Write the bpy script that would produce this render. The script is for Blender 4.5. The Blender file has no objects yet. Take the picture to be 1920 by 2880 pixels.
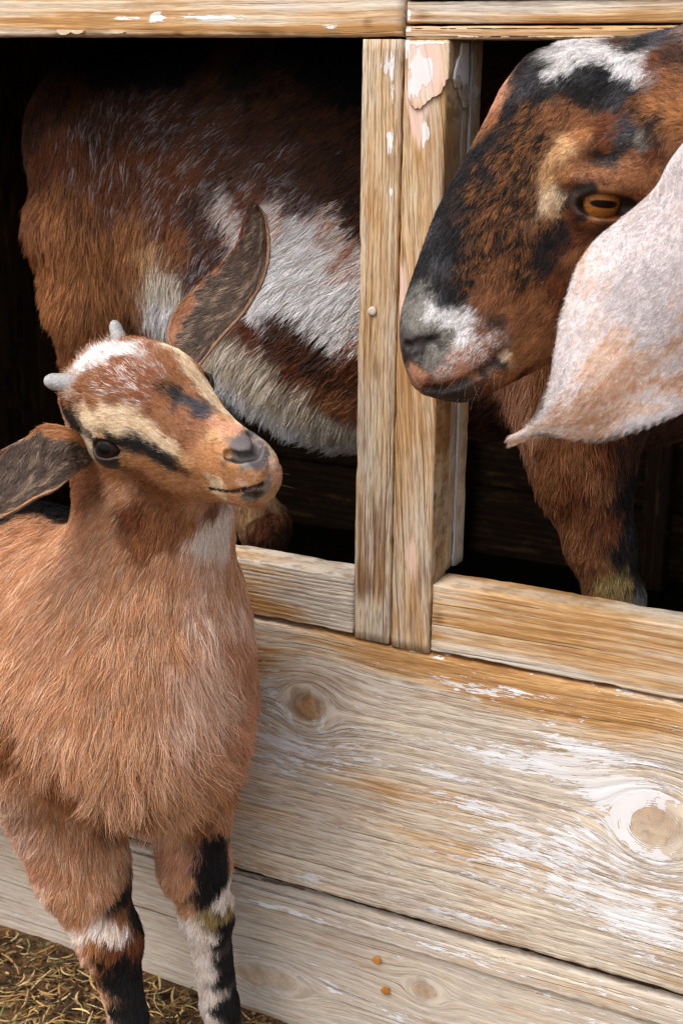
import bpy, math, random
import numpy as np
from mathutils import Matrix, Vector
from mathutils.bvhtree import BVHTree
sc = bpy.context.scene
col = sc.collection
rng = np.random.default_rng(7)
random.seed(7)

# ---------------------------------------------------------------- camera
F_PX = 3941.685                      # focal length in photograph pixels (1920 x 2880)
CAM = np.array([0.0, -1.2, 1.0421])
ROT = np.array([[0.89826833, 0.14144296, -0.41606237],
                [0.43929568, -0.26414628, 0.85863033],
                [0.01154589, -0.95405484, -0.29940952]])
cam_data = bpy.data.cameras.new('camera')
cam = bpy.data.objects.new('camera', cam_data)
col.objects.link(cam)
m3 = np.stack([ROT[:, 0], -ROT[:, 1], -ROT[:, 2]], axis=1)
m4 = np.eye(4); m4[:3, :3] = m3; m4[:3, 3] = CAM
cam.matrix_world = Matrix(m4.tolist())
cam_data.sensor_fit = 'VERTICAL'
cam_data.sensor_height = 36.0
cam_data.lens = F_PX / 2880 * 36.0
cam_data.clip_start = 0.02
cam_data.clip_end = 400
cam_data.dof.use_dof = True
cam_data.dof.focus_distance = 1.33
cam_data.dof.aperture_fstop = 9.0
sc.camera = cam

# ---------------------------------------------------------------- sky, sun, exposure
SUN_EL, SUN_AZ = math.radians(58), math.radians(205)
world = bpy.data.worlds.new('World'); sc.world = world
world.use_nodes = True
wn = world.node_tree.nodes; wl = world.node_tree.links
wn.clear()
sky = wn.new('ShaderNodeTexSky'); sky.sky_type = 'NISHITA'; sky.sun_disc = False
sky.sun_elevation = SUN_EL; sky.sun_rotation = SUN_AZ
sky.air_density = 1.0; sky.dust_density = 4.0; sky.ozone_density = 0.6
hsv = wn.new('ShaderNodeHueSaturation'); hsv.inputs['Saturation'].default_value = 0.42
bg = wn.new('ShaderNodeBackground'); bg.inputs['Strength'].default_value = 0.15
wo = wn.new('ShaderNodeOutputWorld')
wl.new(sky.outputs[0], hsv.inputs['Color']); wl.new(hsv.outputs[0], bg.inputs['Color'])
wl.new(bg.outputs[0], wo.inputs['Surface'])
sun_d = bpy.data.lights.new('sun', 'SUN'); sun_d.energy = 0.9; sun_d.angle = math.radians(34)
sun_d.color = (1.0, 0.95, 0.87)
sun = bpy.data.objects.new('sun', sun_d); col.objects.link(sun)
# direction towards the sun (behind and above the photographer)
sd = Vector((math.sin(SUN_AZ) * math.cos(SUN_EL), math.cos(SUN_AZ) * math.cos(SUN_EL), math.sin(SUN_EL)))
sun.rotation_euler = sd.to_track_quat('Z', 'Y').to_euler()
sun.location = (0, -3, 5)
sc.view_settings.view_transform = 'Standard'
sc.view_settings.look = 'None'
sc.view_settings.gamma = 1.0
sc.view_settings.use_curve_mapping = False
sc.view_settings.exposure = 0.9
sc.render.engine = 'CYCLES'
try:
    sc.cycles_curves.shape = 'RIBBONS'
    sc.cycles_curves.subdivisions = 2
except Exception:
    pass
sc.cycles.max_bounces = 6
sc.cycles.use_denoising = True
sc.cycles.denoiser = 'OPENIMAGEDENOISE'
sc.cycles.denoising_input_passes = 'RGB_ALBEDO_NORMAL'
sc.cycles.denoising_prefilter = 'NONE'
sc.cycles.filter_width = 1.3

# ---------------------------------------------------------------- small helpers
def ray(px, py):
    v = ROT @ np.array([px - 960.0, py - 1440.0, F_PX]); return v / np.linalg.norm(v)
def pt(px, py, y):
    'the point of the plane y = const that the photograph shows at (px, py)'
    v = ray(px, py); return CAM + v * ((y - CAM[1]) / v[1])
def ptd(px, py, d):
    'the point at camera depth d seen at (px, py)'
    return CAM + ROT @ (np.array([px - 960.0, py - 1440.0, F_PX]) * (d / F_PX))
def depth(p): return float((ROT.T @ (np.asarray(p) - CAM))[2])
def proj(P):
    q = (np.asarray(P) - CAM) @ ROT
    return np.stack([q[..., 0] / q[..., 2] * F_PX + 960, q[..., 1] / q[..., 2] * F_PX + 1440], -1)
def camdir(x, y, z):
    v = ROT @ np.array([x, y, z], float); return v / np.linalg.norm(v)
def lin(r, g, b):
    'sRGB 0-255 to linear'
    c = np.array([r, g, b], float) / 255
    return tuple(np.where(c <= 0.04045, c / 12.92, ((c + 0.055) / 1.055) ** 2.4))
def tag(o, label=None, cat=None, group=None, kind=None):
    if label: o['label'] = label
    if cat: o['category'] = cat
    if group: o['group'] = group
    if kind: o['kind'] = kind
    return o
def empty(name, loc=(0, 0, 0)):
    o = bpy.data.objects.new(name, None); col.objects.link(o); o.location = loc
    o.empty_display_size = 0.05
    return o
def mesh_obj(name, V, F, mat=None, parent=None, smooth=True):
    me = bpy.data.meshes.new(name)
    V = np.asarray(V, float)
    if isinstance(F, np.ndarray):
        me.vertices.add(len(V)); me.vertices.foreach_set('co', V.ravel())
        k = F.shape[1]
        me.loops.add(F.size); me.loops.foreach_set('vertex_index', F.ravel().astype(np.int32))
        me.polygons.add(len(F)); me.polygons.foreach_set('loop_start', np.arange(0, F.size, k, dtype=np.int32))
        me.update(calc_edges=True); me.validate()
    else:
        me.from_pydata(V.tolist(), [], F); me.update()
    if smooth: me.polygons.foreach_set('use_smooth', np.ones(len(me.polygons), bool))
    o = bpy.data.objects.new(name, me); col.objects.link(o)
    if mat: me.materials.append(mat)
    if parent: o.parent = parent
    return o
def noise3(P, freq, seed, octaves=3):
    'smooth pseudo noise in -1..1, a sum of turned sine waves'
    r = np.random.default_rng(seed); P = np.asarray(P, float)
    out = np.zeros(P.shape[:-1]); amp = 1.0; tot = 0
    for o in range(octaves):
        for k in range(4):
            d = r.normal(size=3); d /= np.linalg.norm(d)
            d2 = r.normal(size=3); d2 /= np.linalg.norm(d2)
            ph, ph2 = r.uniform(0, 6.28, 2)
            out += amp * np.sin(P @ d * freq * 6.28 + ph + 1.3 * np.sin(P @ d2 * freq * 4.1 + ph2))
            tot += amp
        amp *= 0.55; freq *= 2.1
    return out / tot * 1.8

# ---------------------------------------------------------------- node expressions
class NT:
    def __init__(s, name):
        s.mat = bpy.data.materials.new(name); s.mat.use_nodes = True
        s.t = s.mat.node_tree; s.t.nodes.clear(); s.cache = {}
        s.out = s.t.nodes.new('ShaderNodeOutputMaterial')
    def n(s, typ, **kw):
        nd = s.t.nodes.new(typ)
        for k, v in kw.items(): setattr(nd, k, v)
        return nd
    def put(s, sock, v):
        if isinstance(v, E): s.t.links.new(v.s, sock)
        elif v is not None:
            try: sock.default_value = v
            except Exception: sock.default_value = tuple(v) + (1.0,)
    def math(s, op, a, b=None, c=None, clamp=False):
        nd = s.n('ShaderNodeMath', operation=op, use_clamp=clamp)
        s.put(nd.inputs[0], a)
        if b is not None: s.put(nd.inputs[1], b)
        if c is not None: s.put(nd.inputs[2], c)
        return E(s, nd.outputs[0])
    def coords(s):
        tc = s.n('ShaderNodeTexCoord'); sp = s.n('ShaderNodeSeparateXYZ')
        s.t.links.new(tc.outputs['Object'], sp.inputs[0])
        return E(s, sp.outputs[0]), E(s, sp.outputs[1]), E(s, sp.outputs[2])
    def vec(s, x, y, z=0.0):
        nd = s.n('ShaderNodeCombineXYZ')
        for i, v in enumerate((x, y, z)): s.put(nd.inputs[i], v)
        return E(s, nd.outputs[0])
    def noise(s, v, scale=1.0, detail=2.0, rough=0.5, dist=0.0):
        nd = s.n('ShaderNodeTexNoise'); s.put(nd.inputs['Vector'], v)
        nd.inputs['Scale'].default_value = scale; nd.inputs['Detail'].default_value = detail
        nd.inputs['Roughness'].default_value = rough; nd.inputs['Distortion'].default_value = dist
        return E(s, nd.outputs['Fac'])
    def smooth(s, x, a, b):
        nd = s.n('ShaderNodeMapRange', interpolation_type='SMOOTHSTEP'); s.put(nd.inputs['Value'], x)
        nd.inputs['From Min'].default_value = a; nd.inputs['From Max'].default_value = b
        return E(s, nd.outputs[0])
    def mix(s, f, a, b, mode='MIX'):
        nd = s.n('ShaderNodeMix', data_type='RGBA', blend_type=mode)
        s.put(nd.inputs[0], f); s.put(nd.inputs[6], a); s.put(nd.inputs[7], b)
        return E(s, nd.outputs[2])
    def bsdf(s, color, rough=0.7, spec=0.3, height=None, hdist=0.001, hstr=1.0, **kw):
        b = s.n('ShaderNodeBsdfPrincipled'); s.put(b.inputs['Base Color'], color)
        s.put(b.inputs['Roughness'], rough); b.inputs['Specular IOR Level'].default_value = spec
        for k, v in kw.items(): s.put(b.inputs[k], v)
        if height is not None:
            bp = s.n('ShaderNodeBump'); bp.inputs['Distance'].default_value = hdist
            bp.inputs['Strength'].default_value = hstr; s.put(bp.inputs['Height'], height)
            s.t.links.new(bp.outputs[0], b.inputs['Normal'])
        s.t.links.new(b.outputs[0], s.out.inputs['Surface'])
        return s.mat
class E:
    def __init__(s, t, sock): s.t, s.s = t, sock
    def __add__(s, o): return s.t.math('ADD', s, o)
    __radd__ = __add__
    def __mul__(s, o): return s.t.math('MULTIPLY', s, o)
    __rmul__ = __mul__
    def __sub__(s, o): return s.t.math('SUBTRACT', s, o)
    def __rsub__(s, o): return s.t.math('SUBTRACT', o, s)
    def __truediv__(s, o): return s.t.math('DIVIDE', s, o)
def simple_mat(name, c, rough=0.6, spec=0.3, bump=0.0, bscale=200, var=0.15, **kw):
    t = NT(name); x, y, z = t.coords(); v = t.vec(x, y, z)
    n1 = t.noise(v, bscale, 3); n2 = t.noise(v, bscale * 0.13, 3)
    c2 = tuple(k * (1 - var * 2) for k in c)
    cc = t.mix(t.smooth(n1 * 0.5 + n2 * 0.5, 0.35, 0.65), c2, c)
    return t.bsdf(cc, rough, spec, n1 if bump else None, bump, 1.0, **kw)

# ================================================================ the shed
G_DEEP = lin(82, 52, 26)
def blobs(t, u, v, lst):
    'sum of soft patches; lst: (px, py, half width px, half height px, strength) read off the wall face'
    tot = None
    for (px, py, sx, sy, a) in lst:
        p = pt(px, py, 0.0); k = 2700.0
        q = (t.math('POWER', (u - float(p[0])) / (sx / k), 2.0) + t.math('POWER', (v - float(p[2])) / (sy / k), 2.0)) * -1.0
        g = t.math('EXPONENT', q) * float(a)
        tot = g if tot is None else tot + g
    return tot if tot is not None else t.math('MULTIPLY', u, 0.0)

def wood(name, vertical=False, knots=(), seed=0.0, orange=(), base_or=0.3, paint=(), pink=(), dark=(), grey=(),
         fine=1.0, ring=150.0, slant=0.0, base_paint=-0.35, streak=0.5, light=lin(228, 216, 196), honey=lin(202, 158, 104), cracks=1.0, pscale=1.0, knotdark=0.78):
    t = NT(name)
    x, y, z = t.coords()
    if vertical: L, Cc = z, x
    else: L, Cc = x, z
    wob = (t.noise(t.vec(L * 4.0 + seed, Cc * 9.0, y * 9.0), 1.0, 2) - 0.5) * 0.014
    c = Cc + wob + L * slant
    psi = c; inside = None; rr = None
    for (px, py, a, asp, *kd) in knots:
        kd = kd[0] if kd else 1.0
        p = pt(px, py, 0.0); pl, pc = (p[2], p[0]) if vertical else (p[0], p[2])
        dl = (L - float(pl)) / asp; dc = Cc - float(pc)
        r2 = dl * dl + dc * dc
        rm = t.math('MAXIMUM', r2, a * a)
        psi = psi - dc * (a * a * 1.05) / rm * t.math('EXPONENT', r2 * (-1.0 / (a * 3.0) ** 2))
        r = t.math('SQRT', r2)
        k = 1.0 - t.smooth(r, a * 0.55, a * 1.0)
        rings = t.math('SINE', r * (6.28 * 420) + t.noise(t.vec(x, y, z), 60, 2) * 5.0) * 0.5 + 0.5
        core = 1.0 - t.smooth(r + (t.noise(t.vec(x, y, z), 130, 2) - 0.5) * 0.006, a * 0.46, a * 0.60)
        rim = t.smooth(r, a * 0.46, a * 0.56) * (1.0 - t.smooth(r, a * 0.60, a * 0.72))
        inside = k if inside is None else t.math('MAXIMUM', inside, k)
        core = core * kd; rim = rim * kd
        rr = (k * rings, core, rim) if rr is None else (rr[0] + k * rings, rr[1] + core, rr[2] + rim)
    yy = y * 60.0
    v1 = t.vec(L * 16.0 + seed * 3.1, psi * 420.0, yy)
    v2 = t.vec(L * 4.0 + seed * 1.7, psi * 110.0, yy)
    v3 = t.vec(L * 55.0, psi * 1000.0, yy)
    g1 = t.noise(v1, 1.0, 3, 0.6)
    g2 = t.noise(v2, 1.0, 3, 0.6)
    g3 = t.noise(v3, 1.0, 2, 0.6)
    ringw = t.math('SINE', psi * (6.28 * ring) + g2 * 5.0 + t.noise(t.vec(L * 1.6, Cc * 9.0, seed), 1.0, 2) * 5.0) * 0.5 + 0.5
    big = t.noise(t.vec(L * 5.0 + seed, Cc * 14.0, y * 8.0), 1.0, 4, 0.6)
    of = blobs(t, x, z, orange) + base_or + (big - 0.5) * 1.5 + (g2 - 0.5) * 1.6 - blobs(t, x, z, grey)
    of = t.smooth(of, 0.0, 1.0)
    cc = t.mix(of, light, honey)
    deep = t.smooth(of * 0.6 + g1 * 0.9 + ringw * 0.25, 0.95, 1.45)
    cc = t.mix(deep * 0.75, cc, lin(146, 96, 48))
    greyf = t.smooth(t.noise(t.vec(L * 9.0, Cc * 30.0 + seed, y * 20.0), 1.0, 4, 0.6) + (1.0 - of) * 0.3, 0.55, 0.95)
    cc = t.mix(greyf * (0.5 if base_paint > -0.55 else 0.0), cc, lin(186, 180, 176))
    # dark fine fibres between the growth rings
    fib = t.smooth(g1 * 0.52 + g3 * 0.66 + (1.0 - ringw) * 0.10, 0.57, 0.78) * streak
    cc = t.mix(fib, cc, lin(112, 80, 48))
    cc = t.mix(t.smooth(ringw, 0.7, 1.0) * 0.22, cc, lin(150, 104, 58))
    dk = t.smooth(blobs(t, x, z, dark) + (g2 - 0.5) * 1.6 + (g1 - 0.5) * 0.8, 0.35, 1.1)
    cc = t.mix(dk * 0.85, cc, lin(96, 58, 26))
    crk = t.smooth(t.noise(t.vec(L * 1.3 + seed * 5.0, psi * 300.0 + 3.0, yy), 1.0, 1, 0.4), 0.735, 0.765) * cracks
    cc = t.mix(crk * 0.85, cc, lin(58, 42, 30))
    crk2 = t.smooth(t.noise(t.vec(L * 5.0 + seed * 2.0, psi * 640.0 + 9.0, yy), 1.0, 1, 0.4), 0.70, 0.74) * cracks
    cc = t.mix(crk2 * 0.7, cc, lin(84, 62, 44))
    st = t.smooth(t.noise(t.vec(L * 8.0 + seed, psi * 70.0, yy), 1.0, 4, 0.7) + (big - 0.5) * 0.5, 0.55, 0.70) * 0.55
    cc = t.mix(st, cc, lin(164, 122, 74))
    if rr is not None:
        cc = t.mix(rr[0] * 0.16, cc, lin(140, 104, 70))
        kn = t.noise(t.vec(x, y, z), 170, 4, 0.7)
        kr = t.math('SINE', kn * 26.0 + rr[0] * 6.0) * 0.5 + 0.5
        kc = t.mix(t.smooth(t.noise(t.vec(x, y, z), 75, 3, 0.6), 0.35, 0.65), lin(186, 140, 86), lin(122, 78, 38))
        kc = t.mix(kr * 0.35, kc, lin(92, 60, 30))
        kc = t.mix(t.smooth(t.noise(t.vec(x + z * 0.3, y, z * 0.3), 260, 1, 0.5), 0.66, 0.72) * 0.8, kc, lin(54, 36, 20))
        cc = t.mix(rr[1] * knotdark, cc, kc)
        cc = t.mix(rr[2] * 0.55 * knotdark, cc, lin(120, 86, 54))
    if pink:
        pf = t.smooth(blobs(t, x, z, pink) * 0.9 + (g2 - 0.5) * 1.6 + (g1 - 0.5) * 1.2 + (big - 0.5) * 1.4, 0.45, 0.75)
        cc = t.mix(pf * 0.75, cc, lin(232, 198, 186))
    # flaking white paint
    pn = t.noise(t.vec(L * 38.0 * pscale, psi * 190.0 * pscale, yy), 1.0, 4, 0.62)
    pn2 = t.noise(t.vec(L * 9.0 * pscale, psi * 60.0 * pscale, seed), 1.0, 2, 0.6)
    pn3 = t.noise(t.vec(L * 70.0 * pscale, psi * 520.0 * pscale, yy), 1.0, 2, 0.6)
    pv = (pn - 0.5) * 1.5 + (pn2 - 0.5) * 1.3 + (pn3 - 0.5) * 1.0 + blobs(t, x, z, paint) * 2.3 + (base_paint - 0.22) - fib * 0.15
    if rr is not None: pv = pv - rr[1] * 1.2 - rr[0] * 0.28
    pm = t.smooth(pv, 0.0, 0.05)
    cc = t.mix(pm * (0.62 + t.smooth(pn2 * 0.6 + g1 * 0.4, 0.40, 0.60) * 0.34), cc, t.mix(g1, lin(236, 236, 238), lin(216, 214, 216)))
    h = (1.0 - fib) * 0.35 + ringw * 0.22 + pm * 0.30 - crk * 1.4 - crk2 * 0.8 + g3 * 0.25
    return t.bsdf(cc, 0.78, 0.25, h, 0.0016, 0.8)

def board(name, p0, p1, axis, mat, parent, rad=0.003, wear=0.0012, seed=1, step=0.012, bow=0.0, kerf=None):
    'a sawn board between corners p0 and p1: rounded arrises, worn edges; axis = its length'
    p0, p1 = np.minimum(p0, p1), np.maximum(p0, p1)
    a = 'xyz'.index(axis); o = [i for i in range(3) if i != a]
    n = max(2, int((p1[a] - p0[a]) / step) + 1)
    w, h = p1[o[0]] - p0[o[0]], p1[o[1]] - p0[o[1]]
    prof = []
    def corner(cx, cy, a0):
        for k in range(4):
            th = a0 + k * math.pi / 6
            prof.append((cx + rad * math.cos(th), cy + rad * math.sin(th)))
    corner(w - rad, h - rad, 0)
    for k in (0.75, 0.5, 0.25): prof.append((w * k, h))
    corner(rad, h - rad, math.pi / 2)
    for k in (0.85, 0.7, 0.5, 0.3, 0.15): prof.append((0, h * k))
    corner(rad, rad, math.pi)
    for k in (0.25, 0.5, 0.75): prof.append((w * k, 0))
    corner(w - rad, rad, 1.5 * math.pi)
    prof = np.array(prof); m = len(prof)
    ts = np.linspace(0, 1, n)
    ends = np.ones(n); 
    V = np.zeros((n, m, 3))
    V[:, :, a] = (p0[a] + (p1[a] - p0[a]) * ts)[:, None]
    V[:, :, o[0]] = p0[o[0]] + prof[None, :, 0]
    V[:, :, o[1]] = p0[o[1]] + prof[None, :, 1]
    cen = np.array([(p0[i] + p1[i]) / 2 for i in range(3)])
    P = V.copy(); Q = P.copy(); Q[..., a] *= 0.55
    nz = noise3(Q, 14.0, seed, 3); nz2 = noise3(P, 60.0, seed + 5, 2)
    d = P - cen; d[..., a] = 0; dn = d / (np.linalg.norm(d, axis=-1, keepdims=True) + 1e-9)
    cornerness = np.clip(np.abs(d[..., o[0]]) / (w / 2) + np.abs(d[..., o[1]]) / (h / 2) - 1.2, 0, 0.8) / 0.8
    V -= dn * (np.clip(nz * 0.6 + nz2 * 0.5 + 0.2, 0, 2) * wear * (0.25 + 0.75 * cornerness))[..., None]
    V = V.reshape(-1, 3)
    F = []
    for i in range(n - 1):
        for j in range(m):
            k = (j + 1) % m
            F.append((i * m + j, i * m + k, (i + 1) * m + k, (i + 1) * m + j))
    F.append(tuple(range(m))[::-1]); F.append(tuple((n - 1) * m + j for j in range(m)))
    ob = mesh_obj(name, V, F, mat, parent)
    # sharp ends
    me = ob.data
    return ob

xL1, xL2, xR = -0.5655, -0.5242, -0.4815      # edges of the two post boards
shed_wall = tag(empty('wooden_stall_wall', (0, 0, 0)), 'weathered wooden stall front of planks, rails and a double post with flaking white paint', 'wooden wall')
XL, XR = -1.75, 0.55

M_main = wood('plank_main', knots=[(875, 1985, 0.026, 1.15), (1840, 2318, 0.036, 1.15, 0.5)], seed=2.3, base_or=0.10, fine=1.0, ring=95,
    orange=[(1100, 1810, 500, 40, 0.55), (700, 1840, 130, 60, 0.8), (1600, 1960, 400, 60, 0.75), (1050, 2210, 350, 60, 0.45), (780, 2290, 240, 30, 0.4), (900, 2380, 260, 26, 0.35), (1300, 1900, 300, 30, 0.4), (1150, 2330, 300, 26, 0.35), (1750, 2020, 300, 60, 0.6), (1500, 2450, 400, 50, 0.3), (300, 2200, 300, 200, 0.3)],
    grey=[(1250, 2060, 220, 90, 0.5), (1000, 2400, 260, 90, 0.5)],
    paint=[(1830, 2420, 170, 230, 0.17), (1730, 2220, 150, 100, 0.20), (1610, 2110, 140, 90, 0.18), (1450, 2140, 220, 34, 0.20), (1350, 2280, 240, 50, 0.15), (1550, 2400, 220, 80, 0.17), (1600, 2530, 260, 90, 0.13), (1250, 2420, 300, 60, 0.06), (1000, 2150, 300, 120, 0.04), (790, 2100, 95, 70, 0.20), (770, 1970, 80, 80, 0.15), (900, 2100, 150, 40, 0.13), (1350, 1930, 150, 34, 0.19), (1320, 2575, 200, 22, 0.22), (950, 2040, 90, 40, 0.15), (1000, 1745, 700, 13, 0.28), (1600, 1895, 500, 15, 0.32), (1250, 2170, 110, 25, 0.2), (870, 2465, 60, 22, 0.22), (1850, 2600, 140, 80, 0.15), (1450, 2700, 250, 18, 0.2)],
    base_paint=-0.16, streak=0.58, pscale=1.5, light=lin(230, 216, 194))
M_low = wood('plank_low', knots=[(1190, 2790, 0.016, 1.5, 0.6), (770, 2760, 0.020, 2.4, 0.45)], seed=7.1, base_or=-0.05, ring=80,
    orange=[(900, 2600, 300, 25, 0.3), (1500, 2780, 300, 40, 0.35)],
    grey=[(700, 2700, 500, 200, 0.25)],
    paint=[(820, 2560, 250, 18, 0.22), (1300, 2680, 300, 22, 0.2), (900, 2780, 300, 60, 0.13), (1600, 2830, 300, 60, 0.12)],
    base_paint=-0.20, streak=0.4, light=lin(212, 198, 178), honey=lin(200, 164, 118))
M_sillL = wood('sill_left', seed=3.7, base_or=0.25, ring=210, orange=[(690, 1690, 90, 60, 0.6), (820, 1730, 110, 20, 0.6)], grey=[(940, 1660, 90, 90, 0.9), (850, 1590, 200, 20, 0.6)],
    base_paint=-0.5, streak=0.62, cracks=1.0)
M_sillR = wood('sill_right', seed=5.2, base_or=0.45, ring=120, orange=[(1500, 1760, 400, 60, 0.35)], grey=[(1350, 1850, 260, 22, 0.8)],
    dark=[(1235, 1740, 25, 70, 0.7)], paint=[(1270, 1700, 16, 6, 0.3)], base_paint=-0.42, streak=0.40)
M_postA = wood('post_a', vertical=True, light=lin(212, 194, 164), honey=lin(190, 144, 90), seed=11.0, base_or=0.30, ring=140, orange=[(1060, 300, 40, 250, 0.35), (1040, 1000, 60, 300, 0.3)], grey=[(1030, 250, 30, 200, 0.6), (1050, 1760, 60, 60, 0.8)],
    dark=[(1050, 1500, 60, 170, 0.8), (1030, 1650, 40, 60, 0.7), (1047, 930, 10, 60, 0.9)], paint=[(1100, 160, 22, 45, 0.26), (1080, 190, 30, 25, 0.16), (1108, 270, 12, 50, 0.22), (1102, 400, 10, 60, 0.26), (1100, 540, 10, 22, 0.28), (1080, 380, 12, 20, 0.18)], base_paint=-0.34, streak=0.72, pscale=0.7)
M_postB = wood('post_b', vertical=True, light=lin(212, 194, 164), honey=lin(190, 144, 90), seed=13.5, base_or=0.45, ring=110, slant=0.08, orange=[(1170, 1000, 60, 400, 0.2)],
    pink=[(1190, 240, 45, 70, 0.9), (1180, 330, 25, 80, 0.7), (1145, 850, 14, 70, 0.6), (1160, 1560, 35, 90, 0.8), (1140, 790, 14, 80, 0.5)],
    dark=[(1195, 1620, 28, 110, 0.9), (1160, 1750, 20, 60, 0.6), (1175, 140, 40, 30, 0.5)],
    paint=[(1180, 210, 16, 60, 0.42), (1210, 205, 18, 40, 0.46), (1205, 372, 14, 38, 0.50), (1150, 140, 8, 50, 0.35), (1205, 120, 40, 6, 0.25)], base_paint=-0.40, streak=0.62, pscale=0.6)
M_postC = wood('post_c', vertical=True, light=lin(212, 194, 164), honey=lin(190, 144, 90), seed=17.5, base_or=0.5, ring=120, dark=[(1290, 600, 40, 500, 0.35)], pink=[(1285, 1100, 20, 120, 0.6), (1250, 1400, 20, 200, 0.5)],
    paint=[(1290, 160, 30, 70, 0.36), (1262, 260, 10, 30, 0.3), (1290, 330, 10, 35, 0.4)], base_paint=-0.42, streak=0.45, pscale=0.6)
M_top = wood('rail_top', seed=21.0, base_or=0.32, ring=130, orange=[(200, 60, 300, 25, 0.6), (700, 85, 400, 14, 0.7), (1050, 80, 80, 30, 0.3)], dark=[(1035, 65, 22, 14, 0.9)],
    paint=[(350, 50, 60, 10, 0.33), (445, 45, 22, 16, 0.40), (620, 50, 150, 11, 0.36), (930, 72, 40, 9, 0.4), (1080, 55, 18, 10, 0.25)], base_paint=-0.42, streak=0.35)
M_topR = wood('rail_top_right', seed=25.0, base_or=0.55, ring=150, orange=[(1500, 60, 400, 30, 0.5)], grey=[(1500, 22, 300, 14, 0.9)], dark=[(1190, 45, 35, 20, 0.7)],
    paint=[(1150, 42, 7, 14, 0.5), (1227, 68, 14, 4, 0.5), (1335, 68, 18, 8, 0.5), (1152, 83, 14, 8, 0.5)], base_paint=-0.48, streak=0.45)

zb = -0.01
# planks of the lower wall
board('plank', (XL, -0.004, 0.1850), (XR, 0.034, 0.4910), 'x', M_main, shed_wall, rad=0.0045, wear=0.0026, seed=31, step=0.008)
board('plank', (XL, 0.003, -0.03), (XR, 0.038, 0.1740), 'x', M_low, shed_wall, rad=0.0045, wear=0.0045, seed=37, step=0.008)
# thin ledge proud of the lower plank's top edge
board('batten', (XL, -0.0035, 0.1440), (XR, 0.0025, 0.1665), 'x', M_low, shed_wall, rad=0.0022, wear=0.0030, seed=39, step=0.006)
# rails under the openings
board('sill_rail', (XL, -0.001, 0.4955), (xL1 - 0.0015, 0.040, 0.5560), 'x', M_sillL, shed_wall, rad=0.0018, wear=0.0025, seed=41, step=0.008)
board('sill_rail', (xR + 0.0015, -0.002, 0.4945), (XR, 0.040, 0.5655), 'x', M_sillR, shed_wall, rad=0.0022, wear=0.0020, seed=43, step=0.008)
# posts: two boards side by side and the stud behind, with a strip of white beading
board('post_board', (xL1, -0.0035, 0.4935), (xL2 - 0.0012, 0.036, 1.0705), 'z', M_postA, shed_wall, rad=0.003, wear=0.0018, seed=51, step=0.01)
board('post_board', (xL2 + 0.0004, -0.0055, 0.4925), (xR, 0.036, 1.0700), 'z', M_postB, shed_wall, rad=0.003, wear=0.0015, seed=53, step=0.01)
board('stud', (xR - 0.040, 0.0362, 0.5660), (xR - 0.0008, 0.0540, 1.0750), 'z', M_postC, shed_wall, rad=0.004, wear=0.0015, seed=55, step=0.01)
board('stud', (xR - 0.040, 0.0545, 0.5660), (xR + 0.0020, 0.0790, 1.0760), 'z', M_postC, shed_wall, rad=0.004, wear=0.0015, seed=56, step=0.01)
M_bead = simple_mat('grey_bead', lin(196, 196, 198), 0.6, 0.3, 0.0003, 300, 0.1)
board('beading', (xR - 0.0006, 0.0490, 0.5680), (xR + 0.0022, 0.0538, 1.0740), 'z', M_bead, shed_wall, rad=0.0012, wear=0.0004, seed=57)
# top rails
board('top_rail', (XL, -0.003, 1.0725), (xL2 - 0.0025, 0.040, 1.1650), 'x', M_top, shed_wall, rad=0.004, wear=0.0025, seed=61, step=0.008)
board('top_rail', (xL2 + 0.0015, -0.001, 1.0835), (XR, 0.040, 1.1020), 'x', M_topR, shed_wall, rad=0.0025, wear=0.0016, seed=63, step=0.008)
board('top_rail', (xL2 + 0.0015, -0.006, 1.1035), (XR, 0.038, 1.1650), 'x', M_topR, shed_wall, rad=0.0035, wear=0.0022, seed=64, step=0.008)
board('top_strip', (xL2 + 0.0015, -0.003, 1.0705), (XR, 0.0405, 1.0815), 'x', M_topR, shed_wall, rad=0.0025, wear=0.0016, seed=65, step=0.008)
# the boarded wall over the rails (above the frame)
for k in range(4):
    board('wall_board', (XL, 0.001, 1.168 + k * 0.15), (XR, 0.024, 1.314 + k * 0.15), 'x', M_top, shed_wall, rad=0.003, wear=0.002, seed=70 + k, step=0.03)
# split and lifted outer layer at the top of the right-hand post board
def chip(pts, plane, thick, mat, name='split_layer'):
    V, F = [], []
    P = []
    for (px, py) in pts:
        v = ray(px, py)
        if plane[0] == 'y': t_ = (plane[1] - CAM[1]) / v[1]
        else: t_ = (plane[1] - CAM[0]) / v[0]
        P.append(CAM + v * t_)
    P = np.array(P); n = len(P); dn = np.array([0, -thick, 0]) if plane[0] == 'y' else np.array([thick, 0, 0])
    c = P.mean(0); inner = P + (c - P) * 0.03
    V = np.concatenate([P, P + dn * 0.7, inner + dn])
    for k in range(n):
        j = (k + 1) % n; F += [(k, j, n + j, n + k), (n + k, n + j, 2 * n + j, 2 * n + k)]
    F.append(tuple(2 * n + k for k in range(n)))
    o = mesh_obj(name, V, F, mat, shed_wall, smooth=False); return o
M_chip = wood('split_layer', vertical=True, seed=19.0, base_or=0.45, ring=110, slant=0.25, dark=[(1175, 140, 40, 25, 0.5)],
    pink=[(1200, 180, 60, 90, 1.3)], paint=[(1180, 215, 16, 60, 0.62), (1213, 200, 16, 34, 0.70), (1155, 150, 7, 50, 0.5), (1152, 260, 6, 20, 0.6), (1200, 120, 50, 5, 0.5)], base_paint=-0.36, streak=0.4, pscale=0.5)
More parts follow.
